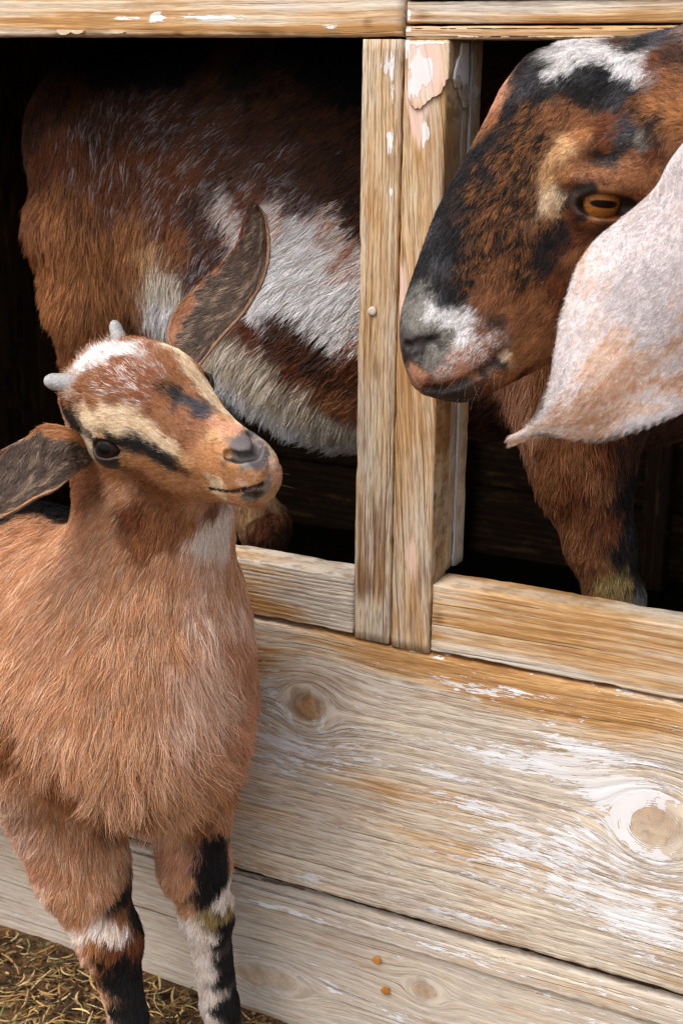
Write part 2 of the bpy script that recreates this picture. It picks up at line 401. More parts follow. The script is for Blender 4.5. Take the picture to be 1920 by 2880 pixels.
chip([(1150, 117), (1149, 150), (1150, 205), (1148, 240), (1150, 283), (1155, 296), (1163, 300), (1167, 308), (1176, 305), (1183, 308), (1190, 298), (1198, 293), (1204, 284), (1212, 282), (1217, 273), (1227, 272), (1236, 266), (1243, 262), (1248, 246), (1254, 240), (1256, 224), (1262, 222), (1264, 200), (1265, 150), (1265, 117)], ('y', -0.0056), .0022, M_chip)
M_drip = simple_mat('paint_drip', lin(214, 196, 168), 0.6, 0.3, 0.0006, 300, 0.1)
chip([(165, 84), (168, 92), (176, 98), (190, 99), (200, 95), (206, 90), (216, 95), (228, 96), (240, 92), (242, 86)], ('y', -0.002), .004, M_drip, 'paint_drip')
chip([(312, 89), (318, 94), (335, 95), (352, 93), (356, 90)], ('y', -0.002), .003, M_drip, 'paint_drip')
M_chip2 = wood('split_side', vertical=True, seed=19.5, base_or=0.35, ring=110, slant=0.1,
    paint=[(1300, 200, 14, 90, 0.7), (1275, 150, 8, 60, 0.6), (1320, 250, 8, 60, 0.6)], base_paint=-0.36, streak=0.4, pscale=0.5)
chip([(1294, 120), (1291, 150), (1282, 170), (1274, 204), (1271, 222), (1276, 246), (1284, 250), (1290, 270), (1296, 284), (1301, 304), (1309, 300), (1313, 284), (1311, 255), (1312, 200), (1313, 120)], ('x', xR + .0005), .0022, M_chip2)
# nails
def nail(px, py, y, r, mat, label=None):
    p = pt(px, py, y); V = []; F = []; n = 14
    prof = [(0.0, r * 0.80), (-0.0006, r), (-0.0013, r * 0.93), (-0.0017, r * 0.6), (-0.0018, 0.15 * r)]
    for (yy, q) in prof:
        for k in range(n):
            a = 2 * math.pi * k / n; q2 = q * (1 + 0.06 * math.sin(3 * a + px))
            V.append((p[0] + q2 * math.cos(a), y + yy, p[2] + q2 * math.sin(a)))
    for i in range(len(prof) - 1):
        for k in range(n): F.append((i * n + k, i * n + (k + 1) % n, (i + 1) * n + (k + 1) % n, (i + 1) * n + k))
    F.append(tuple((len(prof) - 1) * n + k for k in range(n)))
    o = mesh_obj('nail', V, F, mat, shed_wall)
    if label: o['label'] = label
M_nail = simple_mat('nail_pale', lin(206, 192, 180), 0.5, 0.5, 0.0003, 500, 0.15)
M_rust = simple_mat('nail_rust', lin(214, 134, 52), 0.7, 0.3, 0.0004, 600, 0.25)
nail(1047, 875, -0.004, 0.0044, M_nail, 'pale round nail head in the post')
nail(1060, 2700, 0.000, 0.0048, M_rust, 'orange rusty nail head')
nail(1084, 2786, 0.000, 0.0052, M_rust, 'orange rusty nail head')

M_packed = simple_mat('packed_dirt', lin(70, 52, 38), 0.95, 0.1, 0.002, 300, 0.3)
board('packed_dirt', (XL, 0.012, 0.170), (XR, 0.030, 0.190), 'x', M_packed, shed_wall, rad=0.003, wear=0.004, seed=77, step=0.006)['kind'] = 'stuff'
# ---- inside of the shed, dark boards
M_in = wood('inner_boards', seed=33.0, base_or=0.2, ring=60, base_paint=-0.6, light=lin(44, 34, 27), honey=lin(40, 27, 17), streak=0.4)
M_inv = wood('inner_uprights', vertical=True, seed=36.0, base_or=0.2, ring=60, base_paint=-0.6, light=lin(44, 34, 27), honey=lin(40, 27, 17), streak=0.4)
shed_in = tag(empty('shed_interior_wall', (0, 1.5, 0)), 'dark boarded inner walls behind the stall openings', 'wall')
shed_in.location = (0, 0, 0)
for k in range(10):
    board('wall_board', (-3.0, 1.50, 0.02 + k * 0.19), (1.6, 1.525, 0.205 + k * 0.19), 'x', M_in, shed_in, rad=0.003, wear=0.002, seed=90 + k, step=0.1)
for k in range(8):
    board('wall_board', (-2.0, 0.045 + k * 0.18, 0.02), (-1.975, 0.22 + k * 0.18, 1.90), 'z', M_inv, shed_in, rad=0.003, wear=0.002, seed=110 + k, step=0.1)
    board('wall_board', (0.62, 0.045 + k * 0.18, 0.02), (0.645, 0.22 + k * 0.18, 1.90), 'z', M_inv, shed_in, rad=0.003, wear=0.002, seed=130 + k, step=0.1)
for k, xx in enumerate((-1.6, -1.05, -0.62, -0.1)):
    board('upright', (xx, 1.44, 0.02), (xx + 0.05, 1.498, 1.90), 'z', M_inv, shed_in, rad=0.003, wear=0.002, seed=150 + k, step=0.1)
M_plain = simple_mat('dark_light_seal', lin(38, 30, 24), 0.9, 0.1, 0.0, 20, 0.1)
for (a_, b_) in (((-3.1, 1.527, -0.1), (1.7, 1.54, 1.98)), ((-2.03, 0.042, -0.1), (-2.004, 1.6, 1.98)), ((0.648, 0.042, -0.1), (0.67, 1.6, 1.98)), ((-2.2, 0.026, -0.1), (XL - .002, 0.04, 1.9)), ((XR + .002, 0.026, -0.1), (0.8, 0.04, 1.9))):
    board('light_seal', a_, b_, 'x', M_plain, shed_in, rad=0.002, wear=0.0, seed=170, step=0.5)  # unseen panels added to stop sky light leaking in past the boards
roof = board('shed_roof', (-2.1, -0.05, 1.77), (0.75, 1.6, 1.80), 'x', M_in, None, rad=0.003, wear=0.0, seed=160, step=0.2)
roof['kind'] = 'structure'
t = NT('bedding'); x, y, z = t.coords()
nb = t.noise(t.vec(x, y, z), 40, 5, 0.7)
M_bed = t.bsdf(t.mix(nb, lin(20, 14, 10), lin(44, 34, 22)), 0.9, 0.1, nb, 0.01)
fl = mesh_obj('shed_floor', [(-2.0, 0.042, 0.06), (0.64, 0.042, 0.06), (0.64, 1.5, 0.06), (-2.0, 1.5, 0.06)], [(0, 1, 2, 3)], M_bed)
fl['kind'] = 'structure'

# ---------------------------------------------------------------- ground
t = NT('dirt'); x, y, z = t.coords(); v = t.vec(x, y, z)
n1 = t.noise(v, 55, 6, 0.7); n2 = t.noise(v, 9, 4, 0.6); n3 = t.noise(v, 220, 3, 0.6)
cc = t.mix(t.smooth(n1, 0.35, 0.7), lin(52, 36, 24), lin(134, 100, 66)); cc = t.mix(t.smooth(n2, 0.45, 0.7) * 0.5, cc, lin(126, 98, 60))
cc = t.mix(t.smooth(n3, 0.6, 0.7) * 0.4, cc, lin(178, 148, 96))
M_dirt = t.bsdf(cc, 0.92, 0.15, n1 + n3 * 0.4, 0.006)
nx, ny = 150, 60
gx = np.concatenate([[-90, -30, -10, -4], np.linspace(-2.2, 1.2, nx), [4, 10, 30, 90]])
gy = np.concatenate([[-90, -30, -10, -4, -2], np.linspace(-1.2, 0.03, ny)])
GX, GY = np.meshgrid(gx, gy, indexing='ij')
P = np.stack([GX, GY, GX * 0], -1)
near = np.clip(1 - (np.abs(GX + 0.5) - 1.6), 0, 1)
GZ = noise3(P, 4.0, 5, 4) * 0.009 * near - 0.004 + np.clip(GY + 0.03, 0, 1) * 0.1
V = np.stack([GX, GY, GZ], -1).reshape(-1, 3)
ii, jj = np.meshgrid(np.arange(len(gx) - 1), np.arange(len(gy) - 1), indexing='ij')
q = ii * len(gy) + jj
Fg = np.stack([q, q + len(gy), q + len(gy) + 1, q + 1], -1).reshape(-1, 4)
gr = mesh_obj('ground', V, Fg, M_dirt); gr['kind'] = 'structure'
def gz(x, y):
    return noise3(np.stack([x, y, x * 0], -1), 4.0, 5, 4) * 0.009 - 0.004

# straw, chaff and a little grass: thin bent blades lying on the dirt
def scatter(name, n, label, box, lr, wr, cols, lay, seed, bend=0.25, z0=0.003):
    r = np.random.default_rng(seed)
    X = r.uniform(box[0], box[1], n); Y = box[3] - (box[3] - box[2]) * r.uniform(0, 1, n)
    Z = gz(X, Y) + z0 + r.uniform(0, 1, n) ** 2 * lay * 0.9
    th = r.uniform(0, 2 * np.pi, n); el = r.normal(0, lay * 12, n)
    Lh = r.uniform(lr[0], lr[1], n) / 2; W = r.uniform(wr[0], wr[1], n) / 2
    d = np.stack([np.cos(th) * np.cos(el), np.sin(th) * np.cos(el), np.sin(el)], -1)
    s = np.stack([-np.sin(th), np.cos(th), 0 * th], -1); up = np.cross(d, s)
    C0 = np.stack([X, Y, Z], -1); S = 5; V = []; bd = r.normal(0, bend, n)
    for k in range(S):
        a = -1 + 2 * k / (S - 1)
        c = C0 + d * (Lh * a)[:, None] + s * (bd * Lh * a * a)[:, None]
        w = W * (1 - 0.6 * abs(a) ** 3)
        V += [c - s * w[:, None], c + up * (w * 0.7)[:, None], c + s * w[:, None]]
    V = np.stack(V, 1)
    F = []
    for k in range(S - 1):
        b = k * 3; F += [(b, b + 1, b + 4, b + 3), (b + 1, b + 2, b + 5, b + 4)]
    F = (np.arange(n)[:, None, None] * (S * 3) + np.array(F)[None]).reshape(-1, 4)
    t = NT(name + '_mat'); at = t.n('ShaderNodeAttribute'); at.attribute_name = 'tint'
    m = t.bsdf(E(t, at.outputs['Color']), 0.6, 0.3)
    V = V.reshape(-1, 3)
    V[:, 2] = np.maximum(V[:, 2], gz(V[:, 0], V[:, 1]) + 0.001)
    V[:, 1] = np.minimum(V[:, 1], -0.008)
    o = mesh_obj(name, V, F, m); tag(o, label, None, None, 'stuff')
    C = np.array([lin(*c) for c in cols])[r.integers(0, len(cols), n)] * r.uniform(0.6, 1.25, n)[:, None]
    a = o.data.color_attributes.new('tint', 'FLOAT_COLOR', 'POINT')
    cc = np.ones((n, S * 3, 4)); cc[:, :, :3] = C[:, None]
    a.data.foreach_set('color', cc.ravel())
    return o

# ================================================================ sculpting tools
def smin(a, b, k):
    h = np.clip(0.5 + 0.5 * (b - a) / k, 0, 1)
    return b + (a - b) * h - k * h * (1 - h)
def smax(a, b, k): return -smin(-a, -b, k)
def sd_rc(P, a, b, ra, rb):
    a = np.asarray(a, float); b = np.asarray(b, float)
    ba = b - a; t = np.clip(((P - a) @ ba) / (ba @ ba), 0, 1)
    return np.linalg.norm(P - a - t[:, None] * ba, axis=1) - (ra + (rb - ra) * t)
def sd_el(P, c, ax, r):
    'ellipsoid: axes = rows of ax'
    q = (P - c) @ np.asarray(ax).T; r = np.asarray(r, float)
    k0 = np.linalg.norm(q / r, axis=1); k1 = np.linalg.norm(q / r ** 2, axis=1) + 1e-9
    return k0 * (k0 - 1) / k1

def surface_nets(fn, lo, hi, h):
    lo = np.asarray(lo, float); n = np.ceil((np.asarray(hi) - lo) / h).astype(int) + 1
    s = 4; nc = (n + s - 1) // s + 1; n = (nc - 1) * s + 1
    def pts(ix, st): return lo + ix * (h * st)
    ic = np.stack(np.meshgrid(*[np.arange(k) for k in nc], indexing='ij'), -1).reshape(-1, 3)
    Fc = fn(pts(ic, s)).reshape(nc)
    # coarse cells that may hold the surface
    m = np.full(nc - 1, 1e9)
    for dx in (0, 1):
        for dy in (0, 1):
            for dz in (0, 1):
                m = np.minimum(m, np.abs(Fc[dx:nc[0] - 1 + dx, dy:nc[1] - 1 + dy, dz:nc[2] - 1 + dz]))
    act = m < h * s * 1.9
    F = np.repeat(np.repeat(np.repeat(Fc[:-1, :-1, :-1], s, 0), s, 1), s, 2)
    F = np.pad(F, ((0, 1),) * 3, mode='edge')
    aidx = np.argwhere(act) * s
    off = np.stack(np.meshgrid(*[np.arange(s + 1)] * 3, indexing='ij'), -1).reshape(-1, 3)
    fl = np.zeros(n, bool)
    flr = fl.ravel()
    for o in off:
        q = aidx + o
        flr[(q[:, 0] * n[1] + q[:, 1]) * n[2] + q[:, 2]] = True
    idx = np.argwhere(fl)
    vals = np.empty(len(idx))
    for a in range(0, len(idx), 400000):
        vals[a:a + 400000] = fn(lo + idx[a:a + 400000] * h)
    F[tuple(idx.T)] = vals
    # naive surface nets
    S = F < 0
    c = S[:-1, :-1, :-1].astype(np.int8)
    cnt = np.zeros(np.array(n) - 1, np.int8)
    for dx in (0, 1):
        for dy in (0, 1):
            for dz in (0, 1):
                cnt += S[dx:n[0] - 1 + dx, dy:n[1] - 1 + dy, dz:n[2] - 1 + dz]
    cells = np.argwhere((cnt > 0) & (cnt < 8))
    vid = np.full(np.array(n) - 1, -1, np.int64); vid[tuple(cells.T)] = np.arange(len(cells))
    cor = np.array([(dx, dy, dz) for dx in (0, 1) for dy in (0, 1) for dz in (0, 1)])
    val = np.stack([F[tuple((cells + k).T)] for k in cor], 1)
    acc = np.zeros((len(cells), 3)); num = np.zeros(len(cells))
    for i in range(8):
        for j in range(i + 1, 8):
            if np.abs(cor[i] - cor[j]).sum() != 1: continue
            a, b = val[:, i], val[:, j]; x = (a < 0) != (b < 0)
            t = np.where(x, a / np.where(x, a - b, 1), 0)
            p = cor[i] + t[:, None] * (cor[j] - cor[i])
            acc += np.where(x[:, None], p, 0); num += x
    V = lo + (cells + acc / num[:, None]) * h
    Q = []
    for ax in range(3):
        sl0 = [slice(None)] * 3; sl1 = [slice(None)] * 3
        sl0[ax] = slice(0, -1); sl1[ax] = slice(1, None)
        A, B = S[tuple(sl0)], S[tuple(sl1)]
        e = np.argwhere(A != B)
        b, cx = (ax + 1) % 3, (ax + 2) % 3
        e = e[(e[:, b] > 0) & (e[:, cx] > 0) & (e[:, b] < n[b] - 1) & (e[:, cx] < n[cx] - 1)]
        o = []
        for (db, dc) in ((0, 0), (-1, 0), (-1, -1), (0, -1)):
            q = e.copy(); q[:, b] += db; q[:, cx] += dc; o.append(vid[tuple(q.T)])
        o = np.stack(o, 1); ins = A[tuple(e.T)]
        o[~ins] = o[~ins][:, ::-1]
        Q.append(o)
    return V, np.concatenate(Q)

def vnormals(V, F):
    N = np.zeros_like(V)
    d1 = V[F[:, 2]] - V[F[:, 0]]; d2 = V[F[:, 3]] - V[F[:, 1]]
    fn = np.cross(d1, d2)
    for k in range(4): np.add.at(N, F[:, k], fn)
    return N / (np.linalg.norm(N, axis=1, keepdims=True) + 1e-12)
def cut_mesh(V, F, keep):
    kf = keep[F].all(1); F = F[kf]; used = np.unique(F); m = np.full(len(V), -1); m[used] = np.arange(len(used))
    return V[used], m[F]

def _h(h):
    return np.array(lin(*h))
PAL = {   # coat colours: two hair colours and the share of the second
    'rust': (_h((198, 144, 104)), _h((220, 180, 148)), 0.42), 'earst': (_h((150, 128, 108)), _h((112, 94, 80)), 0.45), 'rustd': (_h((158, 104, 66)), _h((114, 72, 46)), 0.35),
    'orange': (_h((180, 124, 78)), _h((146, 94, 56)), 0.35), 'brown': (_h((122, 68, 38)), _h((76, 42, 26)), 0.4),
    'dbrown': (_h((84, 52, 36)), _h((46, 33, 28)), 0.42), 'black': (_h((34, 32, 34)), _h((22, 20, 22)), 0.4),
    'cream': (_h((232, 210, 180)), _h((212, 178, 138)), 0.35), 'tan': (_h((204, 166, 120)), _h((184, 138, 92)), 0.4),
    'white': (_h((236, 234, 236)), _h((214, 206, 200)), 0.35), 'pale': (_h((230, 194, 172)), _h((196, 144, 108)), 0.4),
    'roan': (_h((124, 74, 48)), _h((172, 160, 156)), 0.26), 'droan': (_h((92, 60, 46)), _h((150, 142, 144)), 0.28),
    'bmix': (_h((142, 92, 54)), _h((32, 26, 23)), 0.54), 'greyb': (_h((74, 72, 78)), _h((40, 38, 42)), 0.4),
    'yell': (_h((164, 138, 84)), _h((92, 74, 44)), 0.4), 'grey': (_h((136, 132, 124)), _h((90, 88, 82)), 0.4),
    'skin': (_h((88, 80, 80)), _h((74, 68, 70)), 0.4), 'earin': (_h((100, 82, 70)), _h((74, 60, 52)), 0.5),
    'wroan': (_h((224, 212, 206)), _h((190, 132, 100)), 0.30), 'buff': (_h((222, 212, 196)), _h((194, 178, 156)), 0.4),
    'kroan': (_h((146, 92, 62)), _h((216, 204, 196)), 0.30), 'tanb': (_h((194, 142, 96)), _h((166, 112, 70)), 0.4), 'rustf': (_h((154, 102, 68)), _h((122, 78, 50)), 0.4), 'throat': (_h((246, 230, 220)), _h((234, 210, 192)), 0.35), 'speck': (_h((164, 116, 92)), _h((224, 214, 210)), 0.5), 'lips': (_h((34, 27, 26)), _h((26, 20, 20)), 0.4), 'pinkb': (_h((206, 156, 126)), _h((176, 120, 90)), 0.4),
}
class Coat:
    'marks and lie of the hair: each sample sits on the skin; colours, length, lift and direction are blended between samples'
    def __init__(s, bvh, ctrl, power=3.0, rag=0.004):
        s.power, s.rag = power, rag
        pos, dr, ln, lf, ca, cb, mx = [], [], [], [], [], [], []
        for c in ctrl:
            px, py, colname, ang, L = c[:5]; lift = c[5] if len(c) > 5 else 0.25
            p, nrm = s.find(bvh, px, py)
            a = math.radians(ang)
            step = camdir(math.cos(a), -math.sin(a), 0.0)      # 0 = to the right of the picture, 90 = up
            v = ray(px, py)
            # tangent whose picture is that direction
            w = step - v * (step @ nrm) / min(-0.18, v @ nrm) if (v @ nrm) < 0 else step - nrm * (step @ nrm)
            w = w - nrm * (w @ nrm); w /= np.linalg.norm(w) + 1e-9
            A, B, m = PAL[colname]
            pos.append(p); dr.append(w); ln.append(L / 1000.0); lf.append(lift); ca.append(A); cb.append(B); mx.append(m)
        s.pos = np.array(pos); s.dir = np.array(dr); s.len = np.array(ln); s.lift = np.array(lf)
        s.ca, s.cb, s.mx = np.array(ca), np.array(cb), np.array(mx)
    @staticmethod
    def find(bvh, px, py):
        v = ray(px, py); h = bvh.ray_cast(Vector(CAM), Vector(v))
        if h[0] is not None:
            n = np.array(h[1]); return np.array(h[0]), (n if n @ v < 0 else -n)
        best = None
        for t in np.linspace(0.7, 2.2, 120):
            f = bvh.find_nearest(Vector(CAM + v * t))
            if best is None or f[3] < best[2]: best = (np.array(f[0]), np.array(f[1]), f[3])
        return best[0], best[1]
    def __call__(s, P, N, jitter=0.0, r=None):
        n = len(P); out = [np.empty((n, 3)), np.empty(n), np.empty(n), np.empty((n, 3)), np.empty((n, 3)), np.empty(n)]
        Q = P + np.stack([noise3(P, 45, 11 + k, 2) for k in range(3)], -1) * s.rag
        if r is not None and jitter: Q = Q + r.normal(0, jitter, P.shape)
        for a in range(0, n, 20000):
            q = Q[a:a + 20000]
            d2 = ((q[:, None] - s.pos[None]) ** 2).sum(-1) + 1e-6
            w = d2 ** -s.power; w /= w.sum(1, keepdims=True)
            ws = d2 ** -1.4; ws /= ws.sum(1, keepdims=True)
            out[0][a:a + 20000] = ws @ s.dir
            out[1][a:a + 20000] = ws @ s.len; out[2][a:a + 20000] = ws @ s.lift
            out[3][a:a + 20000] = w @ s.ca; out[4][a:a + 20000] = w @ s.cb; out[5][a:a + 20000] = w @ s.mx
        D = out[0]; D = D - N * (D * N).sum(1, keepdims=True); D /= np.linalg.norm(D, axis=1, keepdims=True) + 1e-6
        out[0] = D
        return out

def strands(fur, bvh, spots, n, L, rad, color, seed, up=.35, droop=.1):
    r = np.random.default_rng(seed); K = []
    for _ in range(n):
        px, py, ang, sp = spots[r.integers(len(spots))]
        p, nr = Coat.find(bvh, px + r.normal(0, sp), py + r.normal(0, sp)); a = math.radians(ang + r.normal(0, 16))
        d = camdir(math.cos(a), -math.sin(a), 0.0); d = d - nr * (d @ nr) * .9 + nr * up * r.uniform(.5, 1.5); d /= np.linalg.norm(d)
        l = L * r.uniform(.5, 1.1); b = r.normal(size=3) * .12
        K.append([p + d * l * t + b * l * t * t + np.array([0, 0, -droop * l * t * t]) for t in np.linspace(0, 1, 6)])
    fur.P.append(np.array(K)); fur.C.append(np.tile(np.array(color), (n, 1)) * r.uniform(.7, 1.2, (n, 1))); fur.R.append(np.full(n, rad))
class Fur:
    def __init__(s): s.P, s.C, s.R = [], [], []
    def grow(s, V, F, N, coat, count, seed, rad=0.00026, clump=0.006, clump_amt=0.5, droop=0.25, wave=0.10, lenmul=1.0, minlen=0.0012, backcut=0.35, dirnoise=0.25, pts=6, keep=None):
        r = np.random.default_rng(seed)
        T = np.concatenate([F[:, [0, 1, 2]], F[:, [0, 2, 3]]])
        a, b, c = V[T[:, 0]], V[T[:, 1]], V[T[:, 2]]
        fn = np.cross(b - a, c - a); area = np.linalg.norm(fn, axis=1) / 2
        cen = (a + b + c) / 3; vd = cen - CAM; vd /= np.linalg.norm(vd, axis=1, keepdims=True)
        facing = -(vd * fn).sum(1) / (2 * area + 1e-12)
        w = area * np.where(facing > -0.25, 1.0, backcut)
        pr = proj(cen)
        off = (pr[:, 0] < -250) | (pr[:, 0] > 2170) | (pr[:, 1] < -250) | (pr[:, 1] > 3130)
        w = w * np.where(off, 0.25, 1.0)
        if keep is not None: w = w * keep(cen)
        k = r.choice(len(T), count, p=w / w.sum())
        u, v = r.uniform(size=(2, count)); fl = u + v > 1; u[fl], v[fl] = 1 - u[fl], 1 - v[fl]
        P = a[k] + (b - a)[k] * u[:, None] + (c - a)[k] * v[:, None]
        Nn = N[T[k, 0]] * (1 - u - v)[:, None] + N[T[k, 1]] * u[:, None] + N[T[k, 2]] * v[:, None]
        Nn /= np.linalg.norm(Nn, axis=1, keepdims=True) + 1e-9
        D, L, lift, ca, cb, mx = coat(P, Nn, 0.0022, r)
        ok = L > minlen
        P, Nn, D, L, lift, ca, cb, mx = [q[ok] for q in (P, Nn, D, L, lift, ca, cb, mx)]
        n = len(P)
        # locks: hairs of one cell lean to its middle
        cell = clump * (1 + 0 * L)
        Q = P + np.stack([noise3(P, 30, seed + 21 + i, 2) for i in range(3)], -1) * clump * 0.7
        ci = np.floor(Q / cell[:, None]).astype(np.int64); key = (ci[:, 0] * 73856093) ^ (ci[:, 1] * 19349663) ^ (ci[:, 2] * 83492791)
        uq, inv = np.unique(key, return_inverse=True)
        cc = np.zeros((len(uq), 3)); cn = np.zeros(len(uq)); np.add.at(cc, inv, P); np.add.at(cn, inv, 1); cc /= cn[:, None]
        cr = r.uniform(size=(len(uq), 4))[inv]
        crn = r.normal(size=(len(uq), 3))[inv]
        L = L * lenmul * r.uniform(0.72, 1.15, n) * (0.8 + 0.4 * cr[:, 0])
        D = D + dirnoise * (np.stack([noise3(P, 22, seed + 31 + i, 2) for i in range(3)], -1) * 0.7 + crn * 0.35 + r.normal(size=(n, 3)) * 0.35)
        D -= Nn * (D * Nn).sum(1, keepdims=True); D /= np.linalg.norm(D, axis=1, keepdims=True) + 1e-9
        lift = lift * r.uniform(0.6, 1.5, n)
        side = np.cross(Nn, D)
        ph = r.uniform(0, 6.28, n) * 0.3 + cr[:, 1] * 6.28; wa = wave * L * r.uniform(0.3, 1.2, n)
        K = np.zeros((n, pts, 3))
        toC = (cc[inv] - P); toC -= Nn * (toC * Nn).sum(1, keepdims=True); toC -= D * (toC * D).sum(1, keepdims=True)
        for i in range(pts):
            t = i / (pts - 1)
            h = lift * (t - 0.35 * t * t) + 0.10 * t * (1 - t)
            q = P + D * (L * t * (1 - 0.12 * lift * t))[:, None] + Nn * (L * h)[:, None]
            q = q + side * (wa * np.sin(ph + t * 3.6) * t)[:, None]
            q = q + toC * (clump_amt * t ** 1.3)
            q[:, 2] -= L * droop * t * t * 0.5
            K[:, i] = q
        pick = (r.uniform(size=n) * 0.55 + cr[:, 2] * 0.45) < mx
        C = np.where(pick[:, None], cb, ca)
        C = C * np.exp(r.normal(0, 0.18, n) + (cr[:, 3] - 0.5) * 0.26)[:, None]
        s.P.append(K); s.C.append(np.clip(C, 0, 0.95)); s.R.append(rad * r.uniform(0.75, 1.25, n) * np.clip(L / 0.008, 0.75, 1.3))
    def build(s, name, parent, mat):
        n = sum(len(k) for k in s.P)
        cu = bpy.data.hair_curves.new(name)
        sizes = np.concatenate([np.full(len(k), k.shape[1], np.int32) for k in s.P])
        cu.add_curves(sizes.tolist())
        cu.attributes['position'].data.foreach_set('vector', np.concatenate([k.reshape(-1) for k in s.P]).astype(np.float32))
        tp = np.concatenate([(rr[:, None] * (1 - 0.8 * np.linspace(0, 1, k.shape[1])[None] ** 1.4)).ravel() for k, rr in zip(s.P, s.R)])
        ra = cu.attributes.get('radius') or cu.attributes.new('radius', 'FLOAT', 'POINT')
        ra.data.foreach_set('value', tp.astype(np.float32))
        ca = cu.attributes.new('tint', 'FLOAT_COLOR', 'CURVE')
        C = np.ones((n, 4)); C[:, :3] = np.concatenate(s.C)
        ca.data.foreach_set('color', C.ravel().astype(np.float32))
        cu.materials.append(mat)
        o = bpy.data.objects.new(name, cu); col.objects.link(o); o.parent = parent
        if parent is not None: o.matrix_parent_inverse = parent.matrix_world.inverted()
        o['kind'] = 'stuff'
        return o
t = NT('goat_hair'); at = t.n('ShaderNodeAttribute'); at.attribute_name = 'tint'
M_hair = t.bsdf(E(t, at.outputs['Color']), 0.58, 0.22)
t = NT('goat_skin'); at = t.n('ShaderNodeAttribute'); at.attribute_name = 'tint'
x, y, z = t.coords(); nn = t.noise(t.vec(x, y, z), 900, 3, 0.6)
M_skin = t.bsdf(E(t, at.outputs['Color']), 0.5, 0.35, nn, 0.0004)
def paint_mesh(o, C):
    a = o.data.color_attributes.new('tint', 'FLOAT_COLOR', 'POINT')
    A = np.ones((len(C), 4)); A[:, :3] = C; a.data.foreach_set('color', A.ravel())
def bvh_of(V, F): return BVHTree.FromPolygons(V.tolist(), F.tolist())

# ---------------------------------------------------------------- goat head in its own frame (a: poll to nose, l: to the side, n: up)
class Frame:
    def __init__(s, O, A, N, L):
        s.O = np.asarray(O, float); s.A = A / np.linalg.norm(A)
        N = N - s.A * (N @ s.A); s.N = N / np.linalg.norm(N); s.W = np.cross(s.A, s.N)
        if (s.W @ (CAM - s.O)) < 0: s.W = -s.W       # the near side is +l
        s.L = L; s.M = np.stack([s.A, s.W, s.N])
    def loc(s, P): return (P - s.O) @ s.M.T / s.L
    def wor(s, q): return s.O + (np.asarray(q, float) @ s.M) * s.L
def head_sdf(fr, T, prims, subs, extra=None):
    'T: stations a, top, bottom, half width, skew (wider above)'
    T = np.array(T, float); A0 = T[:, 0]
    def f(P):
        q = fr.loc(P); a = np.clip(q[:, 0], A0[0], A0[-1])
        top, bot, hw, sk = [np.interp(a, A0, T[:, i]) for i in (1, 2, 3, 4)]
        nc = (top + bot) / 2; hh = (top - bot) / 2
        nn = (q[:, 2] - nc) / hh; hw2 = hw * (1 + sk * np.clip(nn, -1, 1))
        e = 2.3
        rr = ((np.abs(q[:, 1]) / hw2) ** e + np.abs(nn) ** e) ** (1 / e)
        d = (rr - 1) * np.minimum(hw2, hh) * 0.85
        da = np.maximum(A0[0] - q[:, 0], q[:, 0] - A0[-1])
        d = np.where(da > 0, np.sqrt(np.maximum(d, 0) ** 2 + da ** 2), d)
        for (kind, k, *pr) in prims:
            qq = q.copy()
            if kind.endswith('2'): qq[:, 1] = np.abs(qq[:, 1])
            dd = sd_rc(qq, *pr) if kind.startswith('rc') else sd_el(qq, np.array(pr[0]), np.eye(3) if len(pr) < 3 else np.array(pr[2]), pr[1])
            d = smin(d, dd, k)
        for (kind, k, *pr) in subs:
            qq = q.copy()
            if kind.endswith('2'): qq[:, 1] = np.abs(qq[:, 1])
            dd = sd_rc(qq, *pr) if kind.startswith('rc') else sd_el(qq, np.array(pr[0]), np.eye(3) if len(pr) < 3 else np.array(pr[2]), pr[1])
            d = smax(d, -dd, k)
        return d * fr.L
    return f
def carve(fr, fn, subs):
    def f(P):
        q = fr.loc(P); d = fn(P) / fr.L
        for (kind, k, *pr) in subs:
            qq = q.copy(); qq[:, 1] = np.abs(qq[:, 1])
            d = smax(d, -sd_el(qq, np.array(pr[0]), pr[2], pr[1]), k)
        return d * fr.L
    return f
def wvec(fr, v): v = np.array(v, float) @ fr.M; return v / np.linalg.norm(v)
def smooth_table(T, n=60):
    'resample a station table with a smoothed curve'
    T = np.array(T, float); a = np.linspace(T[0, 0], T[-1, 0], n)
    out = [a] + [np.interp(a, T[:, 0], T[:, i]) for i in range(1, T.shape[1])]
    for _ in range(3):
        for i in range(1, len(out)):
            o = out[i].copy(); o[1:-1] = (o[:-2] + 2 * o[1:-1] + o[2:]) / 4; out[i] = o
    return np.stack(out, 1)
def pchip_line(pts, n):
    'smooth polyline through points (Catmull-Rom)'
    P = np.array(pts, float); m = len(P); t = np.linspace(0, m - 1, n); i = np.clip(t.astype(int), 0, m - 2); f = (t - i)[:, None]
    g = lambda k: P[np.clip(k, 0, m - 1)]
    p0, p1, p2, p3 = g(i - 1), g(i), g(i + 1), g(i + 2)
    return 0.5 * ((2 * p1) + (-p0 + p2) * f + (2 * p0 - 5 * p1 + 4 * p2 - p3) * f ** 2 + (-p0 + 3 * p1 - 3 * p2 + p3) * f ** 3)
